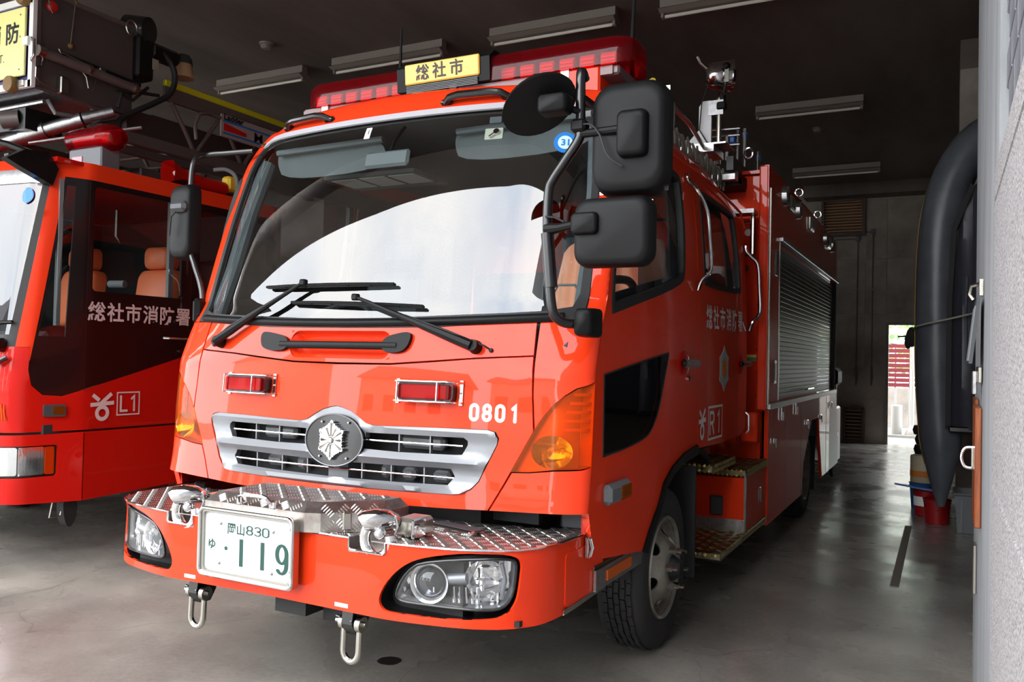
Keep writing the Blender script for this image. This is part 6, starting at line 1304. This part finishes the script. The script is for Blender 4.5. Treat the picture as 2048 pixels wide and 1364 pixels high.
# pillar fittings
WOOD = mat('varnished_wood', (150, 78, 36), .4, coat=.3, vary=(14, (104, 48, 22), .35, .65, (3, 3, .3)))
wd = thing('wooden_board', 'varnished wooden board with a metal pull, fixed on the concrete jamb', 'board', (2.5, .86, 1.09))
put('board', MB().box((.012, .17, 0), (.014, .34, .46), bev=.003), WOOD, wd); put('board', MB().box((.008, -.17, -.01), (.022, .32, .44), bev=.004), WOOD, wd)
put('pull', MB().tube(cr([(.0, -.1, .045), (-.03, -.1, .04), (-.042, -.1, .005), (-.03, -.1, -.03), (.0, -.1, -.035)]), .007, 8), CHR, wd); put('pull_plate', MB().box((-.006, -.1, .005), (.006, .06, .07)), STEEL, wd)
hb = thing('document_clip', 'grey clipboard hung on a metal hook of the jamb', 'clipboard', (2.5, .60, 1.58))
put('clip_board', MB().box((-.01, 0, 0), (.012, .30, .24), (radians(6), 'Y')), GREYD, hb); put('clip_paper', MB().box((-.018, -.01, -.01), (.004, .26, .20), (radians(6), 'Y')), LINER, hb); put('hook', MB().tube([(.015, 0, .18), (-.02, 0, .17), (-.025, 0, .14), (-.012, 0, .12)], .008, 6), STEEL, hb); put('hook_plate', MB().box((.012, -.06, .16), (.012, .05, .06)), STEEL, hb)
hc_ = thing('latch_plate', 'pale metal latch plate below the clipboard', 'latch', (2.51, .62, 1.42)); put('plate', MB().box((0, 0, 0), (.014, .22, .06), bev=.003), STEEL, hc_); put('tongue', MB().box((-.014, .02, -.03), (.016, .05, .09), bev=.003), ALU, hc_)
put('floor_catch', MB().box((2.512, 1.0, .62), (.014, .08, .20), bev=.003), STEEL, label='narrow metal catch low on the concrete jamb', cat='catch')
# equipment standing at the back of the truck
gt = thing('generator_cart', 'dark and silver equipment cart behind the rescue truck', 'cart', (1.0, 8.6, 0))
put('cart_body', MB().box((0, 0, .55), (.35, .5, .7), bev=.02), ALU, gt); put('cart_top', MB().box((0, 0, 1.28), (.38, .55, .24), bev=.05), BLK, gt); put('cart_mast', MB().box((.12, -.1, 1.05), (.08, .1, .5)), GREYD, gt); put('cart_lamp', MB().box((.18, -.2, .55), (.03, .08, .06), bev=.01), AMBER, gt)
for x in (-.12, .12): put('cart_wheel', MB().lathe([(0, x-.02), (.13, x-.02), (.15, x), (.13, x+.02), (0, x+.02)], (0, -.12, .15), 'x', 20), TIRE, gt)
# ---------------------------------------------------------------- back yard seen through the doorway
FRED = mat('fence_maroon', (112, 30, 40), .6); POST = mat('post_white', (150, 150, 146), .5)
fn = thing('slat_fence', 'maroon slatted screen on white posts outside the back doorway', 'fence', (1.45, 17.0, 0))
s0 = None
for k in range(9):
    z = 1.02+.105*k
    if s0 is None: s0 = put('slat', MB().box((0, 0, 0), (.55, .02, .085)), FRED, fn, 0); o = s0
    else: o = s0.copy(); COL.objects.link(o)
    o.location = (-.02, 0, z)
for x in (-.02, .26): put('post', MB().tube([(x, .02, 0), (x, .02, 2.1)], .02, 8), POST, fn)
fn2 = thing('slat_fence', 'second maroon slatted screen running away beside the white post', 'fence', (1.86, 17.6, 0))
for k in range(9):
    c = s0.copy(); COL.objects.link(c); c.parent = fn2; c.location = (.0, .25, 1.02+.105*k); c.rotation_euler = (0, 0, radians(75))
put('post', MB().tube([(-.1, -.1, 0), (-.1, -.1, 2.2)], .03, 8), POST, fn2)
put('white_drum', MB().lathe([(0, 0), (.10, 0), (.105, .02), (.105, .62), (.09, .64), (0, .64)], (0, 0, 0), 'z', 22), POST, label='white plastic drum standing outside by the screen', cat='drum', loc=(1.50, 16.3, -.02))
put('boulder', MB().grid(lambda u, v: ((.20+.02*sin(5*u*6.28))*cos(2*pi*u)*cos(pi*v/2), .18*sin(2*pi*u)*cos(pi*v/2), .24*sin(pi*v/2)), 20, 8, True), mat('stone_white', (150, 146, 140), .8), label='round pale stone at the foot of the white post', cat='stone', loc=(1.86, 16.2, -.02))
put('kerb', MB().box((1.6, 15.9, .0), (3, .12, .06)), POST, label='pale kerb across the yard outside the doorway', cat='kerb')
hd_ = thing('shed_roof', 'pale low roof beam above the maroon screen', 'shed', (1.7, 18.4, 0)); put('beam', MB().box((0, 0, 2.22), (3, .3, .14)), mat('beam_cream', (216, 204, 150), .6), hd_); put('wall', MB().box((0, .9, .45), (3, .1, .9)), CONC, hd_); 
LEAF = mat('leaf_green', (96, 150, 70), .7, vary=(4, (150, 190, 110), .35, .65))
tr_ = thing('garden_tree', 'bright green tree seen over the shed outside the doorway', 'tree', (1.9, 21.5, 0)); rng = random.Random(3); lf = MB()
for k in range(700):
    a, b, r = rng.random()*6.28, rng.random(), rng.random()**.5; c = Vector((1.9*r*cos(a), 1.2*r*sin(a), 1.2+2.6*b)); n = Vector((rng.uniform(-1, 1), rng.uniform(-1, .2), rng.uniform(-.2, 1))).normalized(); u = n.orthogonal().normalized()*.14; w = n.cross(u.normalized())*.09
    lf.add([c-u, c-w, c+u, c+w], [(0, 1, 2, 3)])
put('foliage', lf, LEAF, tr_, 0, kind='stuff'); put('trunk', MB().tube([(0, 0, 0), (.03, 0, 1.2), (-.02, .05, 2.4)], [.10, .08, .05], 10), WOOD, tr_)
# ---------------------------------------------------------------- buildings over the road, seen as reflections in the red paint
HOUSE = mat('house_wall', (200, 196, 186), .8); ROOF = mat('house_roof', (96, 94, 98), .7)
for i, (x, y, w, d, h, lab) in enumerate(((-14, -30, 9, 7, 5.2, 'pale house with a grey roof across the road, mirrored in the nose'), (-3, -34, 8, 7, 6.2, 'taller pale house across the road, mirrored in the nose'), (8, -32, 10, 8, 4.6, 'low pale house across the road, mirrored in the nose'), (-26, -22, 8, 8, 6, 'pale house far across the yard, mirrored in the nose'))):
    h_ = thing('house', lab, 'building', (x, y, 0), group='houses across the road')
    put('wall', MB().box((0, 0, h/2), (w, d, h)), HOUSE, h_, 0); put('roof', MB().prism([(-d/2-.4, h), (d/2+.4, h), (0, h+1.9)], lambda a, b, q: (q, a, b), -w/2-.4, w/2+.4), ROOF, h_, 0)
    for k in range(4): put('window', MB().box((-w/2+w*(k+.5)/4, d/2+.01, h*.62), (1.1, .06, 1.1)), GREYD, h_, 0)
